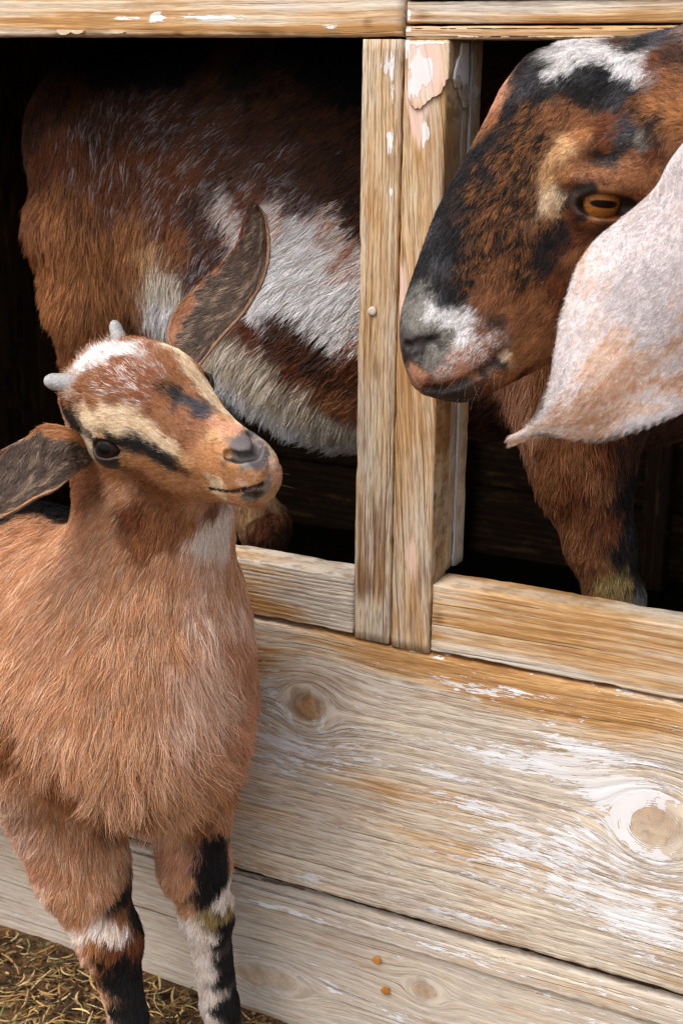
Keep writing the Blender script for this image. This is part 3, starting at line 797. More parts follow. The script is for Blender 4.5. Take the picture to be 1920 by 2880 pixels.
def ear_sheet(edgeA, edgeB, cup, n=60, m=26, thick=0.003, toward=None, prof=None):
    '''leaf between two edge curves (3D), bulging by cup along its normal; returns vertices, quads, normals, (u,v,side)'''
    A = pchip_line(edgeA, n); B = pchip_line(edgeB, n)
    v = np.linspace(0, 1, m)
    mid = (A + B) / 2; tan = np.gradient(mid, axis=0); tan /= np.linalg.norm(tan, axis=1, keepdims=True)
    ac = B - A; nr = np.cross(tan, ac); nr /= np.linalg.norm(nr, axis=1, keepdims=True) + 1e-9
    if (nr.mean(0) @ toward) < 0: nr = -nr
    wd = np.linalg.norm(ac, axis=1)
    pf = prof(v) if prof else np.sin(np.pi * v)
    S = A[:, None] + ac[:, None] * v[None, :, None] + nr[:, None] * (wd[:, None] * pf[None] * cup)[..., None]
    gu = np.gradient(S, axis=0); gv = np.gradient(S, axis=1)
    nn = np.cross(gu, gv); nn /= np.linalg.norm(nn, axis=-1, keepdims=True) + 1e-9
    if (nn.reshape(-1, 3).mean(0) @ toward) < 0: nn = -nn
    ed = (np.clip(np.minimum(v, 1 - v) * 8, 0.15, 1) ** 0.5)[None, :, None]
    tk = thick * ed * (0.35 + 0.65 * np.clip((1 - np.linspace(0, 1, n)) * 4, 0, 1))[:, None, None]
    F1 = S + nn * tk / 2; B1 = S - nn * tk / 2
    V = np.concatenate([F1.reshape(-1, 3), B1.reshape(-1, 3)])
    q = []
    for i in range(n - 1):
        for j in range(m - 1):
            k = i * m + j; q.append((k, k + 1, k + m + 1, k + m)); k2 = k + n * m; q.append((k2, k2 + m, k2 + m + 1, k2 + 1))
    for i in range(n - 1):
        for j, sg in ((0, 1), (m - 1, -1)):
            k = i * m + j; k2 = k + n * m; f = (k, k + m, k2 + m, k2); q.append(f if sg > 0 else f[::-1])
    for i in (0, n - 1):
        for j in range(m - 1):
            k = i * m + j; k2 = k + n * m; q.append((k, k + 1, k2 + 1, k2))
    F = np.array(q)
    # outward winding for the front sheet
    f0 = F[0]; nrm = np.cross(V[f0[1]] - V[f0[0]], V[f0[2]] - V[f0[0]])
    if nrm @ nn[0, 0] < 0: F = F[:, ::-1]
    Nv = np.concatenate([nn.reshape(-1, 3), -nn.reshape(-1, 3)])
    return V, F, Nv, n, m

def eye_obj(name, parent, c, look, up, r, iris_c, pupil_c, slit, label=None):
    'a glossy eyeball: the material draws iris and slit in the ball\'s own coordinates'
    V, F = [], []; nu, nv = 32, 20
    for i in range(nv + 1):
        th = math.pi * i / nv
        for j in range(nu):
            ph = 2 * math.pi * j / nu; V.append((r * math.sin(th) * math.cos(ph), r * math.sin(th) * math.sin(ph), r * math.cos(th)))
    for i in range(nv):
        for j in range(nu): F.append((i * nu + j, (i + 1) * nu + j, (i + 1) * nu + (j + 1) % nu, i * nu + (j + 1) % nu))
    t = NT(name + '_mat'); x, y, z = t.coords()
    rr = t.math('SQRT', x * x + y * y)
    ang = t.n('ShaderNodeMath', operation='ARCTAN2'); t.put(ang.inputs[0], y); t.put(ang.inputs[1], x)
    nz = t.noise(t.vec(E(t, ang.outputs[0]) * 6.0, rr / r * 2.0, 0.0), 1.5, 4, 0.7)
    ic = t.mix(t.smooth(nz, 0.3, 0.75), iris_c[0], iris_c[1])
    ic = t.mix(t.smooth(rr, r * iris_c[2] * 0.80, r * iris_c[2]), ic, lin(24, 14, 10))
    px = t.math('POWER', t.math('ABSOLUTE', x / (r * slit[0])), 2.6) + t.math('POWER', t.math('ABSOLUTE', y / (r * slit[1])), 2.0)
    cc = t.mix(1.0 - t.smooth(px, 0.75, 1.15), ic, pupil_c)
    m = t.bsdf(cc, 0.06, 0.6, None, Alpha=None) if False else t.bsdf(cc, 0.4, 0.05, None, **{'Coat Weight': 0.10, 'Coat Roughness': 0.02})
    o = mesh_obj('eye', V, F, m, parent)
    zz = np.array(look) / np.linalg.norm(look); xx = np.array(up, float); xx = xx - zz * (xx @ zz); xx /= np.linalg.norm(xx)
    yy = np.cross(zz, xx)       # x axis runs along the slit
    M = np.eye(4); M[:3, 0], M[:3, 1], M[:3, 2], M[:3, 3] = xx, yy, zz, c
    o.matrix_parent_inverse = parent.matrix_world.inverted()
    o.matrix_basis = Matrix(M.tolist())
    if label: o['label'] = label
    return o

# ================================================================ helpers for whole goats
def prim_body(lst):
    R = [(pt(px, py, Y), pt(px2, py2, Y2), r1, r2, k) for (px, py, Y, r1, px2, py2, Y2, r2, k) in lst]
    return R
def body_field(R):
    def f(P):
        d = None
        for (a, b, ra, rb, k) in R:
            dd = sd_rc(P, a, b, ra, rb)
            d = dd if d is None else smin(d, dd, k)
        return d
    return f
def feature(fr, head_fn, pts):
    'local head coordinates of skin points seen at given pixels'
    lo = fr.wor((0.45, 0, -0.15)) - 0.75 * fr.L; hi = fr.wor((0.45, 0, -0.15)) + 0.75 * fr.L
    V, F = surface_nets(head_fn, lo, hi, 0.004); b = bvh_of(V, F)
    return {k: fr.loc(Coat.find(b, *p)[0][None])[0] for k, p in pts.items()}
def hoof(name, parent, c, fwd, r, h, mat):
    'cloven hoof: two toes'
    fwd = np.array(fwd, float); fwd[2] = 0; fwd /= np.linalg.norm(fwd); sd = np.array([-fwd[1], fwd[0], 0])
    V, F = [], []
    for s in (-1, 1):
        b0 = len(V); n = 12
        for i, (zz, sc_, sh) in enumerate(((0, 1.0, 0.25), (0.35, 0.95, 0.15), (0.8, 0.8, 0.0), (1.0, 0.6, -0.1))):
            for k in range(n):
                a = 2 * math.pi * k / n
                p = np.array(c) + sd * (s * r * 0.52 + math.cos(a) * r * 0.46 * sc_) + fwd * (math.sin(a) * r * 1.05 * sc_ + sh * r + (0.25 * r if math.sin(a) > 0.7 else 0)) + np.array([0, 0, zz * h])
                V.append(p)
        for i in range(3):
            for k in range(n): F.append((b0 + i * n + k, b0 + i * n + (k + 1) % n, b0 + (i + 1) * n + (k + 1) % n, b0 + (i + 1) * n + k))
        F.append(tuple(b0 + k for k in range(n))[::-1]); F.append(tuple(b0 + 3 * n + k for k in range(n)))
    return mesh_obj(name, V, F, mat, parent)
M_hoof = simple_mat('hoof_horn', lin(60, 52, 44), 0.5, 0.4, 0.0004, 300, 0.2)
M_horn = simple_mat('horn_bud', lin(166, 164, 164), 0.6, 0.3, 0.0012, 420, 0.16)
def horn(parent, base, tip, r, bend, label=None):
    base, tip, bend = map(np.array, (base, tip, bend)); n = 18; m = 20; V = []; F = []
    ax = tip - base; L = np.linalg.norm(ax); ax = ax / L
    s = np.cross(ax, [0.3, 0.2, 0.9]); s /= np.linalg.norm(s); u = np.cross(ax, s)
    for i in range(m):
        t = i / (m - 1); q = base + ax * L * t + bend * math.sin(math.pi * t * 0.5) * t
        tt = t
        rr = r * (1 - 0.36 * tt) * math.sqrt(max(1e-4, 1 - max(0, (tt - 0.70) / 0.30) ** 2.4)) * (1 + 0.03 * math.sin(t * 26))
        for k in range(n):
            a = 2 * math.pi * k / n; V.append(q + (s * math.cos(a) + u * 0.86 * math.sin(a)) * rr)
    for i in range(m - 1):
        for k in range(n): F.append((i * n + k, i * n + (k + 1) % n, (i + 1) * n + (k + 1) % n, (i + 1) * n + k))
    F.append(tuple((m - 1) * n + k for k in range(n)))
    o = mesh_obj('horn', V, F, M_horn, parent)
    if label: o['label'] = label
    return o
def join_arrays(lst):
    V, F, N, o = [], [], [], 0
    for (v, f, n) in lst:
        V.append(v); F.append(f + o); N.append(n); o += len(v)
    return np.concatenate(V), np.concatenate(F), np.concatenate(N)
class PartCoat(Coat):
    'coat given straight in 3D'
    def __init__(s, fn): s.fn = fn
    def __call__(s, P, N, jitter=0.0, r=None): return s.fn(P, N, r)

# ================================================================ KID
kid = tag(empty('goat_kid', tuple(ptd(330, 3000, 1.50) * [1, 1, 0])), 'young ginger goat kid with two grey horn buds standing in front of the planks', 'goat')
bpy.context.view_layer.update()
KD = 1.22
fk = Frame(ptd(250, 1004, KD), camdir(.672, .305, -.675), camdir(-.28, -.735, -.617), 0.222)
TK = smooth_table([
    (-.14, -.12, -.26, .10, 0), (-.07, -.04, -.40, .17, .05), (.03, .015, -.43, .195, .14), (.15, .055, -.49, .220, .18), (.28, .075, -.52, .226, .22),
    (.38, .07, -.55, .222, .24), (.48, .030, -.525, .186, .2), (.58, -.022, -.495, .152, .12), (.68, -.064, -.455, .126, .04), (.78, -.092, -.425, .110, -.02), (.86, -.106, -.405, .104, -.04),
    (.91, -.118, -.390, .098, -.05), (.945, -.134, -.368, .088, 0), (.972, -.160, -.335, .072, 0), (.99, -.200, -.29, .050, 0)], 70)
headk = head_sdf(fk, TK, [('el2', .05, (.22, .11, -.28), (.17, .10, .13))], [])
# body
RK = prim_body([
    (330, 1850, -.150, .118, -330, 1795, -.045, .140, .05),     # ribcage to rump
    (165, 1980, -.180, .092, 60, 1705, -.13, .105, .05),         # near shoulder
    (500, 1990, -.115, .054, 450, 1750, -.11, .054, .05),        # far shoulder
    (405, 1990, -.180, .082, 398, 1700, -.16, .072, .06),       # brisket
    (405, 1720, -.165, .072, 440, 1440, -.165, .060, .06),      # neck
    (445, 1420, -.165, .058, 360, 1270, -.165, .052, .04),
    (-330, 1830, -.055, .120, -420, 1950, -.04, .10, .05),
    (140, 2100, -.168, .070, 232, 2440, -.165, .042, .04),      # near fore leg
    (232, 2440, -.165, .040, 306, 2640, -.165, .0290, .02),
    (312, 2640, -.165, .0265, 362, 2860, -.160, .0185, .02),
    (362, 2860, -.160, .0185, 372, 3010, -.150, .0190, .01),
    (522, 2100, -.100, .048, 548, 2430, -.088, .031, .04),      # far fore leg
    (548, 2430, -.088, .030, 582, 2570, -.082, .0245, .02),
    (582, 2570, -.082, .0225, 618, 2820, -.065, .0185, .02),
    (618, 2820, -.065, .0185, 640, 2930, -.060, .0190, .01),
])
a0 = np.array
def leg3(pts):
    out = []
    for (p, r), (q, r2) in zip(pts[:-1], pts[1:]): out.append((a0(p, float), a0(q, float), r, r2, 0.025))
    return out
RK += leg3([((-1.16, -.10, .40), .07), ((-1.20, -.10, .27), .045), ((-1.26, -.10, .19), .022), ((-1.24, -.10, .05), .017), ((-1.23, -.10, .02), .02)])
RK += leg3([((-1.16, -.02, .40), .06), ((-1.20, -.025, .27), .04), ((-1.26, -.03, .19), .022), ((-1.24, -.03, .05), .017), ((-1.23, -.03, .02), .02)])
bodyk = body_field(RK)
FK = feature(fk, headk, dict(eye=(307, 1262), nosA=(636, 1284), nosB=(668, 1294), nosC=(712, 1286), m0=(592, 1376), m1=(640, 1384), m2=(690, 1378), m3=(740, 1362)))
ek = FK['eye'].copy(); re_k = 0.0155 / fk.L
ew = np.array([.35, .70, .60]); ew /= np.linalg.norm(ew)
ek_c = ek - ew * re_k * .45
print('kid local', {k: v.round(3).tolist() for k, v in FK.items()})
ml = FK['m0']; mouth = [FK['m0'], FK['m1'], FK['m2'], FK['m3']]
# skin ripples round the eye: brow, lids, opening
ex = np.array([.68, -.60, -.30]); ex /= np.linalg.norm(ex)      # along the slit
ex -= ew * (ew @ ex); ex /= np.linalg.norm(ex); ez = np.cross(ex, ew)
axk = [ex, ew, ez]
prk = [('el2', .05, (.22, .11, -.28), (.17, .10, .13)),
       ('el2', .03, tuple(ek_c), (re_k * 1.14,) * 3),
       ('rc2', .035, (ek[0] - .08, ek[1] - .035, ek[2] + .085), (ek[0] + .08, ek[1] - .05, ek[2] + .085), .030, .024),
       ('rc2', .03, (.60, .080, -.23), (.78, .066, -.22), .045, .038),
       ('rc2', .02, (.86, .048, -.165), (.92, .048, -.18), .030, .024),
       ('rc2', .02, (.76, .05, -.375), (.88, .02, -.375), .034, .036)]
def sub_line(pl, r, k=.008, inset=0.0):
    return [('rc2', k, tuple(p - np.array([0, inset, 0])), tuple(q - np.array([0, inset, 0])), r, r) for p, q in zip(pl[:-1], pl[1:])]
eyecutk = [('el2', .010, tuple(ek_c + ew * re_k * 1.35), (re_k * 1.22, re_k * 1.12, re_k * .52), np.array(axk))]
sbk = sub_line(mouth, .0085, .010, -0.002)
sbk += sub_line([FK['nosA'], FK['nosB'], FK['nosC']], .0180, .010, 0.012)
headk = head_sdf(fk, TK, prk, sbk)
allk = lambda P: smin(headk(P), bodyk(P), 0.030)
cenk = fk.wor((.42, 0, -.2)); Rk = .74 * fk.L
Vh, Fh = surface_nets(carve(fk, allk, eyecutk), cenk - Rk - .01, cenk + Rk + .01, 0.0016)
Vh, Fh = cut_mesh(Vh, Fh, np.linalg.norm(Vh - cenk, axis=1) < Rk)
Vb, Fb = surface_nets(allk, (-1.42, -.34, -.01), (-.42, .06, .82), 0.0042)
Vb, Fb = cut_mesh(Vb, Fb, (np.linalg.norm(Vb - cenk, axis=1) > Rk - .004))
Vb, Fb = cut_mesh(Vb, Fb, Vb[:, 2] > 0.012)
# ears
def px3(lst): return [ptd(*q) for q in lst]
eA = px3([(505, 1010, 1.235), (470, 945, 1.258), (492, 872, 1.265), (538, 822, 1.270), (580, 780, 1.270), (628, 738, 1.268), (662, 694, 1.262), (682, 636, 1.255), (696, 596, 1.250), (718, 576, 1.245)])
eB = px3([(545, 1050, 1.225), (582, 1000, 1.222), (628, 942, 1.222), (672, 894, 1.220), (704, 850, 1.220), (736, 788, 1.222), (753, 725, 1.226), (753, 662, 1.232), (742, 606, 1.238), (719, 575, 1.245)])
prof_cup = lambda v: -np.sin(np.pi * v) ** 0.8
tw = CAM - ptd(640, 800, 1.25); tw /= np.linalg.norm(tw)
VE1, FE1, NE1, n1_, m1_ = ear_sheet(eA, eB, 0.20, 64, 28, .0034, tw, prof_cup)
eA2 = px3([(272, 1258, 1.235), (215, 1212, 1.212), (135, 1192, 1.205), (80, 1226, 1.205), (10, 1262, 1.205), (-60, 1300, 1.205), (-130, 1370, 1.20), (-170, 1470, 1.19)])
eB2 = px3([(272, 1296, 1.235), (215, 1330, 1.185), (160, 1374, 1.16), (100, 1400, 1.155), (45, 1434, 1.155), (-10, 1458, 1.155), (-90, 1482, 1.165), (-171, 1472, 1.19)])
tw2 = CAM - ptd(80, 1320, 1.2); tw2 /= np.linalg.norm(tw2)
VE2, FE2, NE2, _, _ = ear_sheet(eA2, eB2, 0.22, 64, 28, .0034, tw2, prof_cup)
Nh, Nb = vnormals(Vh, Fh), vnormals(Vb, Fb)
def fix(V, F, N, fn):
    'make normals point outwards'
    e = fn(V[:200] + N[:200] * .002).mean() - fn(V[:200] - N[:200] * .002).mean()
    return (F[:, ::-1], -N) if e < 0 else (F, N)
Fh, Nh = fix(Vh, Fh, Nh, allk); Fb, Nb = fix(Vb, Fb, Nb, allk)
V, F, N = join_arrays([(Vh, Fh, Nh), (Vb, Fb, Nb), (VE1, FE1, NE1), (VE2, FE2, NE2)])
bvk = bvh_of(*join_arrays([(Vh, Fh, Nh), (Vb, Fb, Nb)])[:2])
CTRL_K = [

 # crown and forehead
 (242, 1000, 'kroan', 120, 17, .7), (200, 1050, 'rustf', 150, 11, .5), (150, 1120, 'rustd', 170, 9, .4), (262, 960, 'black', 110, 11, .5), (285, 968, 'white', 120, 13, .5), (300, 1000, 'white', 150, 13, .5), (330, 950, 'kroan', 130, 12, .5), (255, 1022, 'white', 160, 12, .5),
 (375, 930, 'rustf', 110, 12, .5), (410, 985, 'kroan', 140, 11, .45), (385, 990, 'white', 150, 9, .4), (345, 1030, 'kroan', 160, 11, .45), (300, 1075, 'kroan', 165, 11, .45), (245, 1090, 'rustf', 170, 10, .4), (350, 1090, 'kroan', 160, 9, .4),
 (190, 1110, 'rustd', 175, 10, .4), (430, 1060, 'kroan', 150, 8, .35), (470, 1010, 'rustf', 130, 8, .35), (455, 960, 'rustf', 120, 8, .35), (470, 1090, 'bmix', 150, 7, .3), (400, 1120, 'kroan', 155, 8, .35), (330, 1125, 'rustf', 165, 8, .35),
 (265, 1135, 'rustd', 175, 8, .3), (455, 1130, 'rustd', 150, 7, .25),
 # nose stripe
 (480, 1098, 'black', 150, 5, .2), (500, 1112, 'black', 150, 5, .2), (520, 1128, 'greyb', 150, 5, .2), (540, 1142, 'greyb', 150, 5, .2), (560, 1155, 'greyb', 150, 5, .2), (580, 1168, 'greyb', 150, 5, .2), (600, 1182, 'pinkb', 150, 4, .2), (620, 1195, 'pinkb', 150, 4, .2), (520, 1165, 'rustf', 155, 5, .2), (560, 1200, 'rustf', 155, 4, .2), (600, 1225, 'tan', 160, 4, .2), (640, 1175, 'tan', 150, 4, .2), (660, 1205, 'pinkb', 150, 3, .15),
 # far pale stripe
 (505, 975, 'cream', 140, 6, .25), (522, 1010, 'cream', 145, 5, .2), (552, 1060, 'cream', 150, 5, .2), (590, 1110, 'cream', 150, 4, .2), (640, 1150, 'tan', 150, 4, .2), (700, 1180, 'cream', 150, 3, .2), (622, 1128, 'cream', 150, 4, .2), (662, 1165, 'cream', 150, 4, .2), (545, 1108, 'rustf', 150, 4, .2), (520, 1070, 'rustf', 150, 5, .2), (490, 1040, 'rustf', 145, 6, .25), (580, 1030, 'rustf', 150, 5, .2), (600, 1075, 'rustf', 150, 5, .2),
 # near pale stripe
 (255, 1165, 'cream', 170, 6, .25), (300, 1165, 'cream', 165, 6, .25), (350, 1175, 'cream', 160, 6, .25), (400, 1195, 'cream', 155, 5, .2), (440, 1225, 'cream', 150, 5, .2), (480, 1260, 'cream', 150, 4, .2), (520, 1290, 'tan', 150, 4, .2), (425, 1165, 'rustf', 155, 6, .25), (470, 1200, 'rustf', 155, 5, .2), (525, 1240, 'rustf', 155, 4, .2),
 (270, 1205, 'cream', 170, 5, .2), (330, 1215, 'cream', 160, 4, .2), (250, 1245, 'cream', 190, 4, .2), (285, 1225, 'tan', 170, 3, .15),
 # dark patch behind the eye, eye surround, tear stripe
 (190, 1150, 'black', 185, 9, .35), (215, 1190, 'black', 190, 8, .3), (175, 1110, 'rustd', 180, 9, .35), (215, 1225, 'bmix', 200, 7, .3), (170, 1200, 'rust', 200, 9, .35),
 (275, 1255, 'lips', 180, 2, .1), (307, 1232, 'lips', 160, 2, .1), (340, 1250, 'lips', 160, 2, .1), (310, 1292, 'greyb', 200, 2.5, .15), (345, 1240, 'black', 160, 3, .15),
 (375, 1248, 'black', 155, 4, .2), (415, 1258, 'black', 150, 4, .2), (455, 1285, 'black', 145, 4, .2), (490, 1308, 'black', 145, 4, .2), (512, 1322, 'brown', 145, 4, .2),
 # cheek
 (360, 1285, 'tanb', 190, 5, .2), (410, 1300, 'tanb', 190, 5, .2), (310, 1320, 'tanb', 205, 6, .25), (455, 1330, 'tanb', 200, 5, .2), (250, 1300, 'rustf', 210, 8, .3), (400, 1340, 'rustf', 210, 7, .25), (340, 1370, 'rust', 225, 8, .3), (450, 1380, 'rustf', 220, 7, .25), (270, 1380, 'rustf', 235, 10, .35), (200, 1290, 'rustf', 220, 8, .35),
 (510, 1345, 'tanb', 200, 4, .2), (560, 1340, 'tanb', 200, 3, .15), (555, 1300, 'tanb', 180, 3, .15), (590, 1260, 'tanb', 170, 3, .15), (600, 1310, 'tanb', 180, 2.5, .15), (640, 1340, 'tanb', 190, 2.5, .15), (690, 1330, 'tanb', 190, 2, .15), (620, 1365, 'cream', 190, 2, .15),
 (520, 1400, 'tanb', 220, 5, .25), (560, 1420, 'rust', 230, 6, .25), (600, 1398, 'tanb', 200, 3, .2), (640, 1402, 'cream', 200, 2.5, .2), (500, 1440, 'rustf', 240, 8, .3), (600, 1440, 'rustf', 230, 5, .25), (660, 1418, 'tanb', 200, 3, .2), (710, 1418, 'tanb', 200, 3, .2),
 # nose pad, lips
 (650, 1292, 'lips', 170, .5, .1), (672, 1290, 'lips', 170, .5, .1), (695, 1286, 'lips', 170, .5, .1), (712, 1278, 'lips', 170, .5, .1), (655, 1268, 'skin', 170, .5, .1), (672, 1246, 'skin', 170, .5, .1), (700, 1222, 'skin', 170, .5, .1), (732, 1250, 'skin', 170, .5, .1), (712, 1298, 'skin', 170, .5, .1), (738, 1300, 'skin', 170, .8, .1), (735, 1225, 'skin', 170, .5, .1), (690, 1268, 'skin', 170, .5, .1), (690, 1240, 'skin', 160, .5, .1), (710, 1260, 'skin', 170, .5, .1), (720, 1222, 'skin', 160, .5, .1), (690, 1312, 'grey', 180, 1, .1), (722, 1304, 'skin', 180, .8, .1), (650, 1312, 'tanb', 180, 1.5, .1), (628, 1270, 'tanb', 170, 1.5, .1), (740, 1270, 'skin', 180, .8, .1),
 (755, 1225, 'cream', 160, 2, .15), (765, 1260, 'cream', 170, 2, .15), (772, 1310, 'pale', 180, 2, .15), (775, 1350, 'pinkb', 190, 2, .15), (730, 1335, 'tanb', 190, 2, .15), (760, 1390, 'tan', 200, 2, .15),
 (660, 1372, 'tanb', 190, 1.5, .1), (700, 1386, 'lips', 190, .8, .1), (728, 1382, 'lips', 190, .8, .1), (690, 1362, 'pale', 190, 1.5, .1), (730, 1360, 'tanb', 190, 1.5, .1), (650, 1396, 'tanb', 190, 1.5, .1), (700, 1400, 'grey', 190, 1.5, .1),  (750, 1360, 'grey', 190, 1.5, .1),
 # throat, neck
 (300, 1450, 'rust', 250, 14, .35), (380, 1440, 'brown', 245, 11, .3), (450, 1450, 'rustd', 250, 11, .3), (530, 1470, 'orange', 250, 9, .3), (610, 1460, 'throat', 262, 12, .3), (585, 1490, 'throat', 262, 14, .3), (555, 1515, 'throat', 262, 15, .3), (535, 1530, 'pale', 258, 16, .3), (620, 1510, 'throat', 265, 15, .3), (580, 1575, 'pale', 262, 17, .3), (650, 1490, 'rust', 270, 12, .3), (655, 1560, 'rust', 270, 16, .3), (600, 1600, 'pale', 268, 20, .3), (490, 1500, 'rustd', 255, 14, .3), (470, 1550, 'rust', 258, 18, .3), (520, 1590, 'rust', 262, 20, .3),
 (420, 1520, 'rustd', 255, 18, .3), (330, 1540, 'rust', 250, 20, .35), (260, 1520, 'rust', 238, 18, .3), (640, 1600, 'rust', 272, 22, .3), (560, 1620, 'pale', 270, 24, .3), (460, 1640, 'rust', 265, 26, .3), (360, 1660, 'rust', 256, 27, .3), (260, 1660, 'rust', 245, 26, .3), (660, 1700, 'pale', 278, 26, .3),
 # back with its dark stripe, ribs
 (60, 1432, 'black', 200, 15, .3), (140, 1430, 'black', 200, 14, .3), (165, 1440, 'black', 215, 14, .3), (20, 1450, 'black', 200, 15, .3), (-60, 1440, 'black', 200, 15, .3), (-200, 1450, 'black', 200, 15, .3), (90, 1475, 'rust', 210, 18, .3), (180, 1500, 'rust', 222, 19, .3), (0, 1520, 'rust', 215, 20, .3), (100, 1560, 'rust', 225, 24, .3), (180, 1600, 'rust', 232, 25, .3),
 (0, 1650, 'rust', 228, 28, .3), (100, 1720, 'rust', 235, 30, .3), (220, 1760, 'rust', 244, 31, .3), (-150, 1700, 'rust', 225, 28, .3), (-300, 1800, 'rust', 230, 28, .3),
 # chest
 (350, 1780, 'rust', 257, 32, .3), (470, 1760, 'rust', 268, 32, .3), (560, 1740, 'pale', 284, 32, .3), (650, 1800, 'pinkb', 290, 32, .3), (520, 1850, 'pale', 285, 34, .3), (420, 1900, 'rust', 268, 36, .3), (300, 1900, 'rust', 256, 36, .3), (180, 1900, 'rust', 248, 34, .3), (50, 1900, 'rust', 240, 32, .3), (600, 1930, 'pale', 300, 36, .3), (700, 1950, 'pinkb', 300, 30, .35), (500, 2000, 'pale', 292, 38, .35),
 (620, 2060, 'pinkb', 318, 38, .4), (700, 2080, 'pinkb', 315, 32, .45), (400, 2050, 'rust', 275, 40, .4), (280, 2050, 'rust', 262, 38, .35), (150, 2050, 'rust', 255, 36, .35), (30, 2060, 'rustd', 250, 34, .4), (520, 2130, 'rust', 335, 42, .5), (430, 2160, 'rust', 300, 42, .55), (340, 2180, 'rust', 270, 48, .55), (600, 2150, 'rust', 330, 46, .6), (640, 2180, 'rustd', 320, 30, .5), (200, 2180, 'rustd', 258, 36, .4), (240, 2130, 'rust', 262, 38, .35),
 (470, 2220, 'rust', 310, 50, .6), (390, 2240, 'rustd', 275, 44, .5), (430, 2270, 'pale', 270, 46, .6), (80, 2160, 'rust', 245, 32, .45), (0, 2200, 'pale', 235, 30, .45),
 # near fore leg
 (40, 2280, 'pale', 232, 24, .45), (90, 2330, 'pale', 240, 24, .45), (160, 2280, 'rust', 252, 26, .35), (250, 2270, 'rust', 262, 26, .35), (320, 2280, 'rustd', 275, 24, .35), (110, 2420, 'pinkb', 245, 22, .4), (200, 2400, 'rust', 262, 22, .35), (290, 2400, 'rust', 275, 20, .35), (130, 2490, 'pale', 245, 18, .4), (180, 2520, 'rust', 250, 17, .35), (240, 2530, 'rust', 268, 16, .3), (300, 2490, 'rust', 280, 16, .3), (330, 2510, 'black', 290, 15, .3), (365, 2550, 'black', 285, 13, .3), (390, 2590, 'black', 280, 11, .3), (340, 2570, 'rustd', 275, 13, .3),
 (205, 2580, 'rust', 245, 15, .35), (225, 2620, 'throat', 240, 14, .4), (290, 2615, 'throat', 262, 12, .3), (330, 2620, 'throat', 268, 11, .3), (385, 2625, 'brown', 275, 10, .3), (260, 2650, 'orange', 262, 11, .3), (320, 2660, 'brown', 268, 10, .3), (370, 2660, 'brown', 272, 9, .3), (230, 2680, 'pale', 248, 11, .4), (290, 2690, 'bmix', 265, 9, .25), (350, 2700, 'black', 270, 8, .25), (395, 2700, 'black', 272, 8, .25),
 (250, 2740, 'orange', 262, 9, .3), (300, 2760, 'black', 268, 7, .2), (360, 2770, 'black', 270, 7, .2), (400, 2770, 'black', 272, 7, .2), (265, 2800, 'rust', 270, 9, .3), (285, 2850, 'pale', 275, 8, .3), (320, 2850, 'black', 275, 7, .2), (380, 2860, 'black', 275, 7, .2), (350, 2960, 'black', 275, 7, .2),
 # far fore leg
 (480, 2290, 'rust', 262, 24, .35), (560, 2280, 'rustd', 270, 24, .35), (630, 2280, 'rust', 275, 22, .35), (460, 2380, 'pinkb', 255, 22, .35), (520, 2390, 'pinkb', 262, 20, .35), (590, 2380, 'black', 268, 16, .3), (620, 2430, 'black', 270, 14, .3), (640, 2370, 'rust', 275, 16, .3), (570, 2450, 'black', 268, 14, .3), (580, 2520, 'black', 268, 12, .3), (640, 2480, 'throat', 280, 10, .35), (615, 2530, 'throat', 250, 12, .3), (650, 2520, 'throat', 262, 9, .3), (530, 2470, 'rust', 262, 17, .35), (480, 2480, 'rust', 252, 17, .35), (530, 2540, 'rust', 262, 13, .35), (600, 2575, 'yell', 250, 10, .3), (640, 2560, 'yell', 262, 8, .3),
 (540, 2600, 'throat', 262, 12, .4), (560, 2640, 'throat', 262, 11, .4), (640, 2610, 'black', 270, 7, .2), (650, 2660, 'black', 272, 7, .2), (610, 2650, 'black', 262, 7, .25), (560, 2700, 'throat', 265, 10, .4), (585, 2700, 'throat', 262, 8, .3), (612, 2700, 'black', 262, 8, .3), (655, 2580, 'black', 262, 7, .2), (625, 2600, 'black', 262, 8, .2), (550, 2740, 'throat', 265, 9, .4), (590, 2740, 'throat', 265, 8, .3), (590, 2800, 'throat', 265, 8, .3), (645, 2690, 'black', 262, 7, .2), (565, 2670, 'throat', 265, 10, .35), (590, 2640, 'throat', 265, 9, .35), (600, 2350, 'black', 268, 14, .3), (560, 2480, 'black', 268, 14, .3), (600, 2480, 'black', 268, 13, .3), (610, 2400, 'black', 268, 13, .3), (640, 2730, 'black', 275, 7, .2), (610, 2760, 'black', 270, 7, .2), (570, 2780, 'throat', 270, 9, .35), (660, 2800, 'black', 278, 7, .2), (620, 2830, 'black', 272, 7, .2), (575, 2850, 'throat', 272, 9, .35), (670, 2870, 'black', 278, 7, .2), (640, 2930, 'black', 275, 7, .2),
]
CK = Coat(bvk, CTRL_K, power=3.6, rag=.0036)
CKh = Coat(bvk, CTRL_K, power=2.8, rag=.0030)
body_k = mesh_obj('body', V, F, M_skin, kid)
body_k.matrix_parent_inverse = kid.matrix_world.inverted()
def coat_base(coat, P, N):
    o = coat(P, N); return o[3] * (1 - o[5][:, None]) + o[4] * o[5][:, None]
nb_ = len(Vh) + len(Vb)
Ccol = np.concatenate([coat_base(CKh, Vh, Nh), coat_base(CK, Vb, Nb)])
